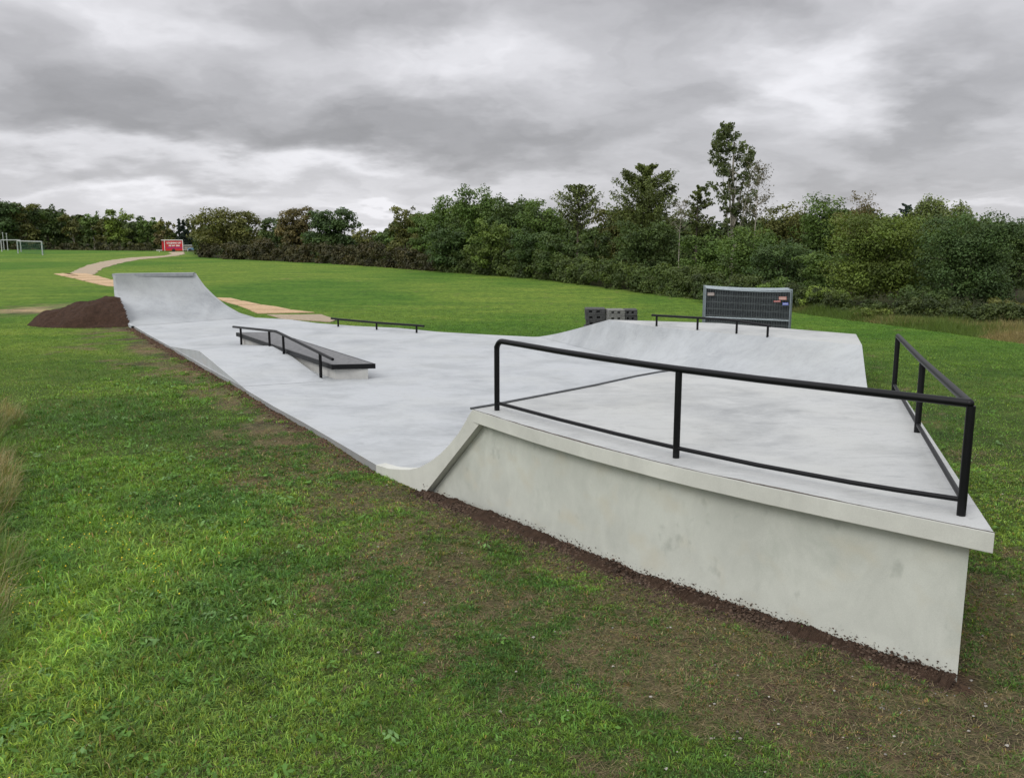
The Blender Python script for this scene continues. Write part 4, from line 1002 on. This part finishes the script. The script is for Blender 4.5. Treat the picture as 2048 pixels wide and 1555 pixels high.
# ------------------------------------------------------------------ red trailer and neighbours
def trailer():
    c = W(347, 504, 0); y = c[1]; l_ = at_depth(331.5, 500, y)[0]; r2 = at_depth(365, 500, y)[0]; zt_ = Zat(345, 480.5, c); zb = Zat(345, 501.5, c)
    t = empty('box_trailer', (c[0], y, 0), 'red box trailer with white lettering and pale roof edge, far end of the path', 'trailer')
    Mr = plain('red_panel', (.48, .018, .025), .45, 0, .12, 1.5); Mw = plain('white_trim', (.75, .72, .70), .5); Mp = plain('purple_stripe', (.30, .02, .20), .5); Md = plain('tyre_rubber', (.02, .02, .02), .8)
    MB().box(((l_+r2)/2, y+1.0, (zt_+zb)/2), (r2-l_, 2.0, zt_-zb)).make('body', Mr, t, bevel=.05)
    fx = at_depth(325.5, 500, y)[0]
    MB().box(((l_+fx)/2-.02, y+1.3, (zt_+zb)/2-.02), (l_-fx-.14, 1.6, zt_-zb-.1)).make('front_compartment', Mr, t, bevel=.05)
    tm = MB(); tm.box(((fx+r2)/2, y+.98, zt_+.04), (r2-fx+.1, 2.1, .12)); tm.box((r2, y-.01, (zt_+zb)/2), (.12, .08, zt_-zb)); tm.box((l_-.06, y-.01, (zt_+zb)/2), (.10, .08, zt_-zb)); tm.make('roof_edge', Mw, t)
    zs = zb+(zt_-zb)*.30; MB().box(((l_+r2)/2+.1, y-.012, zs), (r2-l_-.5, .03, .14)).make('stripe', Mp, t)
    for sx in (-.1,):
        MB().tube([((l_+r2)/2+sx, y-.02, .33), ((l_+r2)/2+sx, y+.25, .33)], .33, 16).make('wheel', Md, t, smooth=True)
        MB().tube([((l_+r2)/2+sx, y+1.75, .33), ((l_+r2)/2+sx, y+2.02, .33)], .33, 16).make('wheel', Md, t, smooth=True)
    MB().tube([(r2, y+1, .45), (r2+.9, y+1, .42)], .05, 6).tube([(r2+.85, y+1, .42), (r2+.85, y+1, 0)], .04, 6).make('drawbar', Mw, t)
    MB().box((fx-.5, y+.6, .35), (1.1, .5, .12)).box((fx-.5, y+.6, .15), (.12, .3, .3)).make('tail_step', Mw, t)
    for txt, zz_, sz_ in (('UDLEJNING LIFT', zb+(zt_-zb)*.68, .40), ('98 943 906', zb+(zt_-zb)*.43, .36)):
        cu = bpy.data.curves.new('lettering', 'FONT'); cu.body = txt; cu.size = sz_; cu.align_x = 'CENTER'; cu.extrude = .01; cu.offset = .018
        cu.materials.append(Mw); o = bpy.data.objects.new('lettering', cu); COL.objects.link(o); o.parent = t
        wtx = sz_*.56*len(txt); o.scale = (min(1.25, (r2-l_-.4)/wtx), 1, 1)
        bpy.context.view_layer.update(); me = bpy.data.meshes.new_from_object(o.evaluated_get(bpy.context.evaluated_depsgraph_get())); sc_ = o.scale.copy()
        bpy.data.objects.remove(o); o = bpy.data.objects.new('lettering', me); COL.objects.link(o); o.parent = t; o.scale = sc_
        o.location = ((l_+r2)/2+.05-c[0], -.03, zz_); o.rotation_euler = (math.pi/2, 0, 0)
    t.rotation_euler = (0, 0, math.atan2(-c[0], c[1]))
trailer()
c = W(384, 503.5, 0); yb = c[1]+6; a_ = at_depth(376, 500, yb)[0]; b_2 = at_depth(391.5, 500, yb)[0]; zt_ = Zat(384, 495.5, (0, yb))
t = empty('covered_trailer', ((a_+b_2)/2, yb, 0), 'small trailer under a blue tarpaulin, between the red trailer and the hedge', 'trailer')
mb = MB(); K = 12
for i in range(K+1):
    x = a_+(b_2-a_)*i/K; s_ = math.sin(math.pi*i/K)**.35; h_ = .25+(zt_-.25)*(.6+.4*s_)
    for j in range(7): an = math.pi*j/6; mb.v.append((x, yb-math.cos(an)*1.0*max(.3, s_), .3+(h_-.3)*math.sin(an)**.6))
for i in range(K):
    for j in range(6): q = i*7+j; mb.f.append((q, q+1, q+8, q+7)); mb.m.append(0)
mb.make('tarpaulin', plain('blue_tarpaulin', (.02, .10, .17), .5, 0, .4, 1.2), t, smooth=True)
MB().tube([((a_+b_2)/2, yb-1.05, .28), ((a_+b_2)/2, yb-.85, .28)], .28, 12).make('wheel', plain('tyre', (.02, .02, .02), .8), t, smooth=True)
yb2 = yb+12; a_ = at_depth(369, 500, yb2)[0]; b_2 = at_depth(400, 500, yb2)[0]; zt_ = Zat(384, 490, (0, yb2))
t = empty('storage_hut', ((a_+b_2)/2, yb2, 0), 'long low grey storage hut with a pale roof behind the blue tarpaulin', 'hut')
MB().box(((a_+b_2)/2, yb2+1.2, zt_*.44), (b_2-a_, 2.4, zt_*.88)).make('wall', plain('grey_hut_wall', (.20, .20, .17), .8), t)
MB().box(((a_+b_2)/2, yb2+1.2, zt_*.94), (b_2-a_+.4, 2.8, zt_*.12)).make('roof', plain('pale_hut_roof', (.38, .40, .36), .7), t)
mb = MB()
for k in range(4): mb.box((a_+(b_2-a_)*(k+.6)/4.4, yb2-.02, zt_*.45), (.9, .06, zt_*.3))
mb.make('shutters', plain('hut_shutters', (.30, .28, .22), .8), t)

# ------------------------------------------------------------------ trees
def crown_leaves(r_, c, R, ncl, nleaf, ls, base, hue, flat=.75, spiky=.25, hollow=.35, core=.5):
    """clumps spread over an uneven ellipsoid; leaves hang round every clump"""
    i_ = np.arange(ncl)+.5; ph = i_*2.39996; zz_ = 1-2*i_/ncl; u = np.stack([np.sqrt(1-zz_**2)*np.cos(ph), np.sqrt(1-zz_**2)*np.sin(ph), zz_], -1)+r_.randn(ncl, 3)*.12
    u /= np.linalg.norm(u, axis=1, keepdims=True); u[:, 1] = np.where(u[:, 1] > .45, -u[:, 1], u[:, 1])
    rad = core+(1.0-core)*r_.rand(ncl)**.45; rad = np.where(r_.rand(ncl) < .22, .15+.35*r_.rand(ncl), rad); lump = 1+.16*np.sin(u[:, 0]*5+r_.rand()*6)*np.cos(u[:, 2]*4+r_.rand()*6)
    u2 = np.sign(u)*np.abs(u)**.72; cc = c+u2*rad[:, None]*lump[:, None]*R*np.array([.88, .88, .9])
    rc = (.17+.16*r_.rand(ncl))[:, None]*R.mean()*np.ones(3)*np.array([1.15, 1.1, flat])
    sp_ = (r_.rand(ncl) < spiky) & (u[:, 2] > .1); rc[sp_] *= np.array([.65, .65, 1.55])
    wt = rc[:, 0]**1.6+.001; own = r_.choice(ncl, nleaf, p=wt/wt.sum())
    d = r_.randn(nleaf, 3); d /= np.linalg.norm(d, axis=1, keepdims=True); d[:, 2] = np.where((d[:, 2] < -.25) & (r_.rand(nleaf) < hollow+.3), -d[:, 2], d[:, 2])
    p = cc[own]+d*rc[own]*(.45+.6*r_.rand(nleaf))[:, None]
    nrm = d*.8+np.array([0, -.1, .55])+r_.randn(nleaf, 3)*.55
    tone = (.66+.70*r_.rand(ncl))[own]*(.84+.32*r_.rand(nleaf))
    hk = np.clip(.25*r_.rand(ncl)[own]*2+.35*(r_.rand(nleaf)-.5), 0, 1)[:, None]
    col = (np.array(base)*(1-hk)+np.array(hue)*hk)*tone[:, None]
    return p, nrm, ls*(.6+.8*r_.rand(nleaf)), col
def limbs(mb, r_, base, top, r0, c, R, n=7):
    pts = [base+(top-base)*t+np.array([r_.randn()*.06, r_.randn()*.06, 0])*t*np.linalg.norm(top-base)*.2 for t in np.linspace(0, 1, 6)]
    mb.tube(pts, [r0*(1-.75*t) for t in np.linspace(0, 1, 6)], 8)
    for k in range(n):
        s = pts[1+k % 4]; u = r_.randn(3); u /= np.linalg.norm(u); u[2] = abs(u[2])*.7
        e_ = c+u*R*.75; m_ = (s+e_)/2+np.array([0, 0, -.08*R[2]]); mb.tube([s, m_, e_], [r0*.4, r0*.25, r0*.07], 5)
PAL = dict(dark=((.042,.074,.018),(.080,.112,.026)), mid=((.062,.110,.022),(.105,.155,.028)), lime=((.100,.155,.024),(.165,.210,.034)),
           olive=((.085,.095,.024),(.135,.138,.034)), brown=((.080,.072,.024),(.125,.098,.032)), deep=((.042,.078,.022),(.074,.115,.028)),
           spruce=((.030,.048,.036),(.050,.075,.050)), larch=((.065,.088,.024),(.110,.138,.036)), willow=((.110,.150,.040),(.150,.185,.065)), grey=((.075,.075,.045),(.12,.11,.07)))
TREES = []
def tree(name, kind, px, w, pyt, depth, pal, label, pyb=None, dens=1., seed=None, trunk=True, leaf=1., bark=None, group=None, spiky=.25):
    seed = seed or int(px*7+pyt); r_ = np.random.RandomState(seed % 100000)
    base = at_depth(px, 500, depth); base[2] = 0; s = depth/F
    top = Zat(px, pyt, (0, depth)); zb = .4 if pyb is None else max(.2, Zat(px, pyb, (0, depth)))
    R = np.array([w/2*s, w/2*s*.8, (top-zb)/2]); c = np.array([base[0], depth, (top+zb)/2])
    t = empty(name, base, label, 'tree' if 'shrub' not in name and 'bush' not in name else 'shrub', group)
    pal_ = PAL[pal] if isinstance(pal, str) else pal; pal_ = tuple(tuple(q*1.14 for q in c3) for c3 in pal_)
    area = (w/2)*((top-zb)/s/2); n = int(area*2.1*dens); ls = max(.045, 1.25/875*depth)*leaf
    mb = MB(); rt = max(.09, top*.017)
    if kind == 'broad':
        ncl = int(np.clip(area/40, 34, 190))
        p, nr_, s_, col = crown_leaves(r_, c, R*np.array([.97, .97, 1.0]), ncl, n, ls, pal_[0], pal_[1], spiky=spiky)
        if trunk: limbs(mb, r_, base, np.array([base[0], depth, c[2]+R[2]*.5]), rt, c, R)
    elif kind == 'poplar':
        ncl = int(area/30); hz = r_.rand(ncl)**.9; prof_ = np.interp(hz, [0, .12, .3, .45, .58, .75, 1], [.55, .6, .55, 1.0, .75, .8, .25])
        xo = np.interp(hz, [0, .3, .45, .6, 1], [.15, .1, -.22, .0, -.38])
        cc = np.stack([c[0]+R[0]*(xo+prof_*(r_.rand(ncl)*2-1)*.85), depth+R[1]*prof_*(r_.rand(ncl)*2-1)*.7, zb+(top-zb)*hz], -1)
        rc = R[0]*(.07+.10*r_.rand(ncl))[:, None]*np.ones(3); own = r_.choice(ncl, n); d = r_.randn(n, 3); d /= np.linalg.norm(d, axis=1, keepdims=True)
        p = cc[own]+d*rc[own]*(.3+.8*r_.rand(n))[:, None]; nr_ = r_.randn(n, 3)+np.array([0, -.2, .4]); s_ = ls*(.7+.8*r_.rand(n))
        hk = r_.rand(n)[:, None]; col = (np.array(pal_[0])*(1-hk)+np.array(pal_[1])*hk)*(.6+.8*r_.rand(ncl))[own][:, None]
        limbs(mb, r_, base, np.array([base[0]-R[0]*.15, depth, top*.9]), rt*.9, c, R*.85, 14)
    elif kind in ('larch', 'pine', 'spruce'):
        nb_ = int({'larch': 96, 'pine': 40, 'spruce': 46}[kind]); P_ = []; own_t = []
        k_leaf = n//nb_
        for b_ in range(nb_):
            t_ = (b_+.5)/nb_; hz = zb+(top-zb)*(t_ if kind != 'larch' else t_**.85)
            if kind == 'spruce': ln = R[0]*(1-t_)**.8*1.0+.1; rise = -.25
            elif kind == 'pine': ln = R[0]*(.35+.65*math.sin(math.pi*min(1, t_*.9+.15))); rise = .25
            else: ln = R[0]*np.interp(t_, [0, .25, .55, .8, 1], [.75, .95, 1.05, .75, .2])*(.75+.35*r_.rand()); rise = .55
            an = r_.rand()*6.283; dx, dy = math.cos(an), math.sin(an)*.8
            e_ = np.array([c[0]+dx*ln, depth+dy*ln, hz+rise*ln*.6]); s0 = np.array([base[0], depth, hz-.15*ln])
            mid_ = (s0+e_)/2+np.array([0, 0, -.10*ln if kind != 'spruce' else .05*ln])
            mb.tube([s0, mid_, e_], [rt*.25, rt*.17, rt*.05], 4, False)
            tt_ = r_.rand(k_leaf)**.75; q = (1-tt_)[:, None]**2*s0+(2*tt_*(1-tt_))[:, None]*mid_+(tt_**2)[:, None]*e_
            th = (.05+.07*(1-tt_)) if kind == 'larch' else (.05+.10*(1-tt_)); q = q+r_.randn(k_leaf, 3)*(th*ln)[:, None]*np.array([1, 1, .8 if kind == 'larch' else .5]); P_.append(q); own_t.append(np.full(k_leaf, .6+.8*r_.rand()))
        p = np.concatenate(P_); tn = np.concatenate(own_t); n = len(p)
        nr_ = r_.randn(n, 3)*.8+np.array([0, -.2, .6]); s_ = ls*(.6+.7*r_.rand(n)); hk = r_.rand(n)[:, None]
        col = (np.array(pal_[0])*(1-hk)+np.array(pal_[1])*hk)*tn[:, None]
        mb.tube([base, np.array([base[0], depth, top*.97])], [rt, rt*.15], 8)
    elif kind == 'willow':
        ns = int(area/14); u = r_.randn(ns, 3); u /= np.linalg.norm(u, axis=1, keepdims=True); u[:, 2] = np.abs(u[:, 2]); u[:, 1] = -np.abs(u[:, 1])*.9
        s0 = c+u*R*np.array([.85, .85, .95])*(.7+.35*r_.rand(ns))[:, None]; ln = R[2]*(.35+.6*r_.rand(ns)); own = r_.choice(ns, n); tt_ = r_.rand(n)
        p = s0[own]+np.stack([u[own][:, 0]*R[0]*.18*np.sqrt(tt_), 0*tt_, -ln[own]*tt_], -1)+r_.randn(n, 3)*ls*1.1
        nr_ = r_.randn(n, 3)+np.array([0, -.5, .3]); s_ = ls*(.6+.7*r_.rand(n)); hk = r_.rand(n)[:, None]
        col = (np.array(pal_[0])*(1-hk)+np.array(pal_[1])*hk)*(.6+.7*r_.rand(ns))[own][:, None]*(1.05-.3*tt_)[:, None]
        limbs(mb, r_, base, np.array([base[0], depth, c[2]+R[2]*.3]), rt, c, R)
    elif kind == 'bare':
        r0 = rt*.38; mb.tube([base, np.array([base[0], depth, zb]), np.array([base[0]+R[0]*.1, depth, top*.97])], [r0, r0*.7, r0*.12], 6)
        tips = []
        for b_ in range(46):
            t_ = r_.rand(); hz = zb+(top-zb)*t_*.95; ln = R[0]*(1.1-.65*t_)*(.5+.6*r_.rand()); an = r_.rand()*6.283
            s0 = np.array([base[0]+R[0]*.1*t_, depth, hz]); e_ = s0+np.array([math.cos(an)*ln, math.sin(an)*ln, ln*.75])
            mb.tube([s0, (s0+e_)/2-(0, 0, ln*.08), e_], [r0*.22, r0*.14, r0*.05], 3, False); tips.append((s0, e_))
            for _ in range(4):
                k_ = .35+.6*r_.rand(); a0_ = s0+(e_-s0)*k_; b0_ = a0_+r_.randn(3)*ln*.22+np.array([0, 0, ln*.2]); mb.tube([a0_, b0_], [r0*.09, r0*.04], 3, False)
        n = max(60, int(n*.35)); ii = r_.choice(len(tips), n); kk = .4+.7*r_.rand(n)[:, None]
        p = np.array([tips[i][0] for i in ii])*(1-kk)+np.array([tips[i][1] for i in ii])*kk+r_.randn(n, 3)*R[0]*.10; nr_ = r_.randn(n, 3); s_ = ls*(.5+.6*r_.rand(n)); hk = r_.rand(n)[:, None]
        col = (np.array(pal_[0])*(1-hk)+np.array(pal_[1])*hk)*(.7+.6*r_.rand(n))[:, None]
    if len(mb.v): mb.make('trunk' if 'shrub' not in name and 'bush' not in name else 'stems', bark or M_bark, t)
    p[:, 2] = np.maximum(p[:, 2], .06)
    v, f, cc = leaf_quads(p, nr_, s_, .55, r_, col)
    build('crown' if 'shrub' not in name and 'bush' not in name else 'foliage', v, f, M_leaf, t, col=cc)
    return t

# far row on the left, roughly 200 m away
tree('broadleaf_tree', 'broad', -70, 110, 392, 206, 'dark', 'dark tree at the far left, just outside most of the frame', seed=11)
tree('broadleaf_tree', 'broad', 8, 84, 386, 205, 'deep', 'tall dark green tree at the left edge of the photo behind the goals', dens=1.2)
tree('broadleaf_tree', 'broad', 58, 64, 401, 208, 'olive', 'mottled olive tree with sky showing through, behind the banded goal')
tree('broadleaf_tree', 'broad', 98, 66, 407, 210, 'dark', 'dark rounded tree right of the mottled olive one in the far row')
tree('broadleaf_tree', 'broad', 150, 50, 425, 207, 'olive', 'pale trunked olive tree with a leaning stem in the far row', bark=M_bark2, pyb=478)
tree('broadleaf_tree', 'broad', 128, 44, 421, 212, 'dark', 'narrow dark tree between the dark rounded and the leaning pale trunked tree')
tree('broadleaf_tree', 'broad', 190, 50, 423, 207, 'mid', 'straight pale trunked tree left of the tall yellow green one', bark=M_bark2, pyb=476)
tree('broadleaf_tree', 'broad', 241, 62, 413, 205, 'lime', 'yellow green rounded tree standing higher than its neighbours in the far row')
tree('broadleaf_tree', 'broad', 214, 44, 440, 206, 'olive', 'low olive tree just left of the yellow green rounded tree')
tree('broadleaf_tree', 'broad', 297, 46, 431, 206, 'mid', 'mid green tree between the yellow green tree and the red trailer')
tree('broadleaf_tree', 'broad', 268, 36, 444, 208, 'dark', 'short dark tree tucked right of the yellow green rounded tree')
tree('broadleaf_tree', 'broad', 333, 44, 436, 204, 'olive', 'olive tree rising directly behind the red trailer')
tree('broadleaf_tree', 'broad', 322, 26, 462, 196, 'brown', 'small rust brown tree just left above the red trailer', pyb=492, bark=M_bark2)
for px, pt_, l_ in ((361,438,'leftmost dark spruce of the group above the blue tarpaulin'),(370,440,'second dark spruce from the left above the blue tarpaulin'),(378,438,'third dark spruce from the left above the blue tarpaulin'),(389,441,'rightmost dark spruce beside the large domed tree')):
    tree('spruce_tree', 'spruce', px, 25, pt_, 214, 'spruce', l_, dens=2.2, pyb=497, group='spruces above the trailers')
# middle block
tree('broadleaf_tree', 'broad', 464, 152, 415, 133, 'olive', 'large domed olive green tree right of the spruces', dens=1.25, pyb=508)
tree('broadleaf_tree', 'broad', 546, 60, 434, 128, 'dark', 'small dark tree in the dip right of the large domed tree')
tree('broadleaf_tree', 'broad', 600, 92, 410, 118, 'brown', 'reddish brown autumn tree left of the spreading dark tree', dens=1.4)
tree('broadleaf_tree', 'broad', 668, 116, 410, 110, 'deep', 'dark green tree with spreading spiky branches, right of the brown tree', spiky=.12, dens=1.7, seed=23)
tree('broadleaf_tree', 'broad', 733, 58, 453, 104, 'olive', 'low rounded olive tree in the gap of the skyline')
tree('broadleaf_tree', 'broad', 766, 40, 462, 98, 'mid', 'small fresh green tree at the lowest point of the skyline')
tree('broadleaf_tree', 'broad', 811, 70, 411, 92, 'olive', 'upright brownish green tree just right of the skyline gap', spiky=.5)
tree('broadleaf_tree', 'broad', 852, 64, 422, 88, 'mid', 'mid green tree with an open top left of the large green mass')
# large green mass in the middle
tree('broadleaf_tree', 'broad', 908, 116, 396, 84, 'mid', 'green tree forming the left shoulder of the large green mass', dens=1.1)
tree('broadleaf_tree', 'broad', 955, 120, 371, 80, 'mid', 'tall green tree with a spiky top, highest of the large green mass', spiky=.55, dens=1.1)
tree('broadleaf_tree', 'broad', 1030, 120, 389, 78, 'dark', 'rounded dark green tree in the middle of the large green mass', dens=1.1)
tree('broadleaf_tree', 'broad', 1085, 110, 396, 74, 'mid', 'rounded green tree forming the right shoulder of the large green mass')
tree('broadleaf_tree', 'broad', 900, 110, 452, 79, 'deep', 'bluish dark green tree low in front of the left shoulder')
tree('broadleaf_tree', 'broad', 983, 96, 441, 73, ((.072,.112,.020),(.112,.150,.028)), 'yellow green tree standing in front of the large green mass')
tree('broadleaf_tree', 'broad', 1062, 96, 452, 69, 'deep', 'dark tree right of the yellow green tree, behind the hedge')
tree('broadleaf_tree', 'broad', 1120, 100, 462, 65, 'dark', 'low dark tree below and left of the slim larch')
tree('larch_tree', 'larch', 1155, 96, 372, 68, 'larch', 'slim larch with a visible trunk and sky around it', pyb=455, dens=.95)
tree('broadleaf_tree', 'broad', 1228, 92, 403, 66, 'olive', 'rounded olive tree with rusty top between the two larches')
tree('broadleaf_tree', 'broad', 1190, 80, 455, 62, 'dark', 'low dark tree right of the slim larch trunk')
tree('larch_tree', 'larch', 1290, 150, 332, 60, 'larch', 'broad dark larch with upswept horn like branches', dens=1.5, pyb=520)
tree('broadleaf_tree', 'broad', 1290, 150, 440, 57, 'dark', 'shaded dark tree under the broad larch')
tree('pine_tree', 'pine', 1392, 74, 372, 58, 'larch', 'small pine between the broad larch and the tall poplar', pyb=470, dens=.85)
tree('poplar_tree', 'poplar', 1466, 124, 250, 56, ((.065,.090,.034),(.105,.132,.046)), 'tall poplar rising far above all other trees', dens=.44, pyb=478, bark=M_bark2, leaf=1.15)
tree('birch_tree', 'bare', 1508, 74, 322, 54, 'grey', 'thin half bare birch right beside the tall poplar', dens=.5, pyb=460, bark=M_bark2)
tree('birch_tree', 'bare', 1358, 56, 400, 55, 'grey', 'thin pale stemmed birch in front of the broad larch', dens=.35, pyb=470, bark=M_bark2)
tree('broadleaf_tree', 'broad', 1412, 120, 462, 52, 'mid', 'fresh green maple like tree left of and below the poplar')
tree('broadleaf_tree', 'broad', 1500, 150, 452, 49, 'mid', 'wide green tree below the poplar, above the fence panels')
tree('broadleaf_tree', 'broad', 1565, 120, 402, 53, 'olive', 'olive green tree right of the half bare birch')
tree('broadleaf_tree', 'broad', 1640, 120, 388, 51, 'mid', 'green tree with a ragged top, between birch and the large maple', spiky=.5)
tree('birch_tree', 'bare', 1708, 90, 394, 48, 'brown', 'brownish twiggy tree with bare tips behind the large maple', pyb=520, dens=1.)
tree('broadleaf_tree', 'broad', 1705, 90, 412, 49, 'olive', 'dull olive tree in the shadow behind the large maple')
tree('broadleaf_tree', 'broad', 1560, 150, 480, 45, 'deep', 'dark green tree above the right half of the fence panels')
tree('broadleaf_tree', 'broad', 1650, 120, 500, 43, 'mid', 'low spreading green tree right of the fence panels')
tree('broadleaf_tree', 'broad', 1745, 200, 417, 40, ((.075,.115,.018),(.130,.165,.028)), 'large yellow green maple standing in front on the right', dens=1.3, pyb=612)
tree('willow_tree', 'willow', 1852, 100, 386, 50, 'willow', 'pale weeping willow, taller one, behind the large maple', pyb=520, dens=1.2)
tree('willow_tree', 'willow', 1908, 96, 397, 49, 'willow', 'pale weeping willow, lower one, behind the dark tree', pyb=560, dens=1.2)
tree('pine_tree', 'pine', 1806, 46, 408, 60, 'spruce', 'dark pine top peeping out left of the taller willow', pyb=470, dens=1.6)
tree('broadleaf_tree', 'broad', 1840, 120, 450, 41, 'mid', 'green tree between the large maple and the big dark tree', dens=1.1)
tree('broadleaf_tree', 'broad', 1932, 196, 424, 37.5, 'deep', 'big dark green tree in front on the right with pale stems', dens=1.35, spiky=.45, pyb=625, bark=M_bark2)
tree('broadleaf_tree', 'broad', 2040, 90, 436, 44, 'dark', 'dark tree cut by the right edge of the photo')
tree('broadleaf_tree', 'broad', 2130, 160, 430, 42, 'dark', 'dark tree beyond the right edge', seed=77) if False else None
tree('leafy_bush', 'broad', 1752, 78, 617, 34.2, ((.085,.12,.022),(.15,.17,.03)), 'small yellow green bush at the foot of the large maple', pyb=646, trunk=False, dens=1.2, seed=5)
tree('leafy_bush', 'broad', 1560, 110, 560, 40.5, 'mid', 'green bush directly behind the fence panels', pyb=625, trunk=False, dens=1.1)
tree('leafy_bush', 'broad', 1650, 120, 575, 38.5, 'lime', 'bright green bush right of the fence panels', pyb=634, trunk=False)
tree('leafy_bush', 'broad', 1450, 120, 560, 43.5, 'dark', 'dark bush left behind the fence panels', pyb=612, trunk=False, dens=1.1)
tree('leafy_bush', 'broad', 1850, 130, 575, 36, 'dark', 'dark low bush between the large maple and the big dark tree', pyb=650, trunk=False, dens=1.1)
tree('leafy_bush', 'broad', 2030, 110, 600, 34, 'olive', 'low brownish green bush at the right edge of the photo', pyb=655, trunk=False)

# two long hedges: a brownish one on the left, a greener one on the right
def hedge(name, pts, pal, label, seed, per=26, dmin=1.25):
    r_ = np.random.RandomState(seed); pts = np.array(pts, float); P_ = []; Nn = []; Ss = []; Cc = []
    W_ = [(W(p[0], p[2], 0), p) for p in pts]
    c0 = W_[len(W_)//2][0]; t = empty(name, (c0[0], c0[1], 0), label, 'hedge')
    total = 0
    for (a_, pa_), (b_, pb_) in zip(W_[:-1], W_[1:]):
        pxw = pb_[0]-pa_[0]; ncl = int(pxw/5.5)+1
        for k in range(ncl):
            u = r_.rand(); px = pa_[0]+pxw*u; pyb = pa_[2]+(pb_[2]-pa_[2])*u; pyt = pa_[1]+(pb_[1]-pa_[1])*u
            g = W(px, pyb, 0); h_ = Zat(px, pyt, g); s = g[1]/F; dep = g[1]*.012+.9
            for _ in range(3):
                hz = h_*(.02+.90*r_.rand()); y_ = g[1]+dep*(.55+1.1*(hz/h_)*r_.rand()+.1*r_.rand()); x_ = g[0]*(y_/g[1])
                rcl = h_*(.13+.12*r_.rand()); n = int(rcl/s*rcl/s*1.1)+14; ls = max(.05, dmin/875*g[1])
                d = r_.randn(n, 3); d /= np.linalg.norm(d, axis=1, keepdims=True); P_.append(np.array([x_, y_, hz])+d*rcl*np.array([1.5, 1.0, .9])*(.5+.6*r_.rand(n))[:, None])
                Nn.append(d*.8+np.array([0, -.1, .5])+r_.randn(n, 3)*.5); Ss.append(ls*(.6+.8*r_.rand(n)))
                hk = np.clip(r_.rand()*.8+.5*(r_.rand(n)-.5), 0, 1)[:, None]; Cc.append((np.array(pal[0])*(1-hk)+np.array(pal[1])*hk)*(.55+.8*r_.rand())*(.8+.4*r_.rand(n))[:, None])
    p = np.concatenate(P_); p[:, 2] = np.maximum(p[:, 2], .05)
    v, f, cc = leaf_quads(p, np.concatenate(Nn), np.concatenate(Ss), .55, r_, np.concatenate(Cc)); build('foliage', v, f, M_leaf, t, col=cc)
    mb = MB()
    for k in range(60 if seed in (301, 304) else 0):
        u = r_.rand()*(len(W_)-1); i = int(u); a_ = W_[i][0]*(1-u+i)+W_[i+1][0]*(u-i); a_ = a_*np.array([1.03, 1.03, 0]); mb.tube([a_, a_+np.array([r_.randn()*.2, r_.rand()*.3, .9+.6*r_.rand()])], [.03, .01], 4, False)
    if mb.v: mb.make('stems', M_bark, t)['kind'] = 'stuff'
hedge('hedge', [(392,487,514),(440,480,518.5),(480,484,520),(520,476,521.5),(560,480,523.5),(600,490,525.5),(650,488,528),(700,492,531),(760,488,535),(820,498,539.5),(880,505,545)], ((.042,.046,.017),(.082,.070,.026)), 'long dark brownish hedge bordering the left half of the field', 301)
hedge('hedge', [(875,505,545),(930,500,548.5),(980,498,552),(1030,505,556),(1080,500,560),(1130,515,567),(1200,520,577),(1250,530,583),(1300,532,590),(1350,528,596),(1400,540,601)], ((.050,.080,.018),(.092,.128,.026)), 'long green hedge bordering the right half of the field', 302)
hedge('hedge', [(1380,545,601),(1450,550,607),(1520,560,616),(1600,575,626),(1680,590,635),(1760,610,644),(1850,600,650),(1950,610,658),(2060,620,664),(2160,620,670)], ((.040,.062,.016),(.076,.102,.022)), 'shaded undergrowth hedge at the foot of the right hand trees', 303)
hedge('hedge', [(-90,484,499.5),(0,484,499.5),(60,484,500),(120,486,500),(200,484,501),(260,484,502),(325,486,502.5)], ((.045,.050,.018),(.080,.080,.028)), 'low far hedge under the tree row behind the goals', 304)

# dense wood behind the first trees
def wood(pts, pal, label, seed):
    r_ = np.random.RandomState(seed); P_ = []; Nn = []; Ss = []; Cc = []
    for (p0, t0, d0), (p1, t1, d1) in zip(pts[:-1], pts[1:]):
        for k in range(int((p1-p0)/4)):
            u = r_.rand(); px = p0+(p1-p0)*u; d = d0+(d1-d0)*u; zt_ = Zat(px, t0+(t1-t0)*u, (0, d)); s = d/F
            for _ in range(4):
                hz = zt_*(.05+.93*r_.rand()); q = at_depth(px, 500, d); q[2] = hz; rcl = zt_*.13; n = 70
                d_ = r_.randn(n, 3); d_ /= np.linalg.norm(d_, axis=1, keepdims=True); P_.append(q+d_*rcl*np.array([1.2, 1, .9])*(.5+.6*r_.rand(n))[:, None]); Nn.append(d_+r_.randn(n, 3)*.4+(0, 0, .4)); Ss.append(np.full(n, 2.6/875*d)*(.7+.6*r_.rand(n)))
                hk = r_.rand(); Cc.append(((np.array(pal[0])*(1-hk)+np.array(pal[1])*hk)*(.6+.7*r_.rand()))*np.ones((n, 1)))
    p = np.concatenate(P_); p[:, 2] = np.maximum(p[:, 2], .1)
    v, f, cc = leaf_quads(p, np.concatenate(Nn), np.concatenate(Ss), .6, r_, np.concatenate(Cc))
    tag(build('woodland', v, f, M_leaf, col=cc), label, kind='stuff')
wood([(-120,415,225),(0,410,225),(110,425,222),(200,440,222),(330,450,220),(350,468,218),(395,470,216)], PAL['dark'], 'dense dark wood filling in behind the far left trees', 401)
wood([(395,452,150),(540,452,140),(700,475,122),(760,482,112),(800,440,104),(900,420,96),(1040,410,90),(1110,440,84),(1180,455,78),(1260,425,74),(1330,430,70),(1400,452,66),(1470,450,62),(1560,440,62),(1700,425,62),(1900,440,60),(2060,455,58),(2180,455,58)], PAL['dark'], 'dense dark wood filling in behind the middle and right trees', 402)
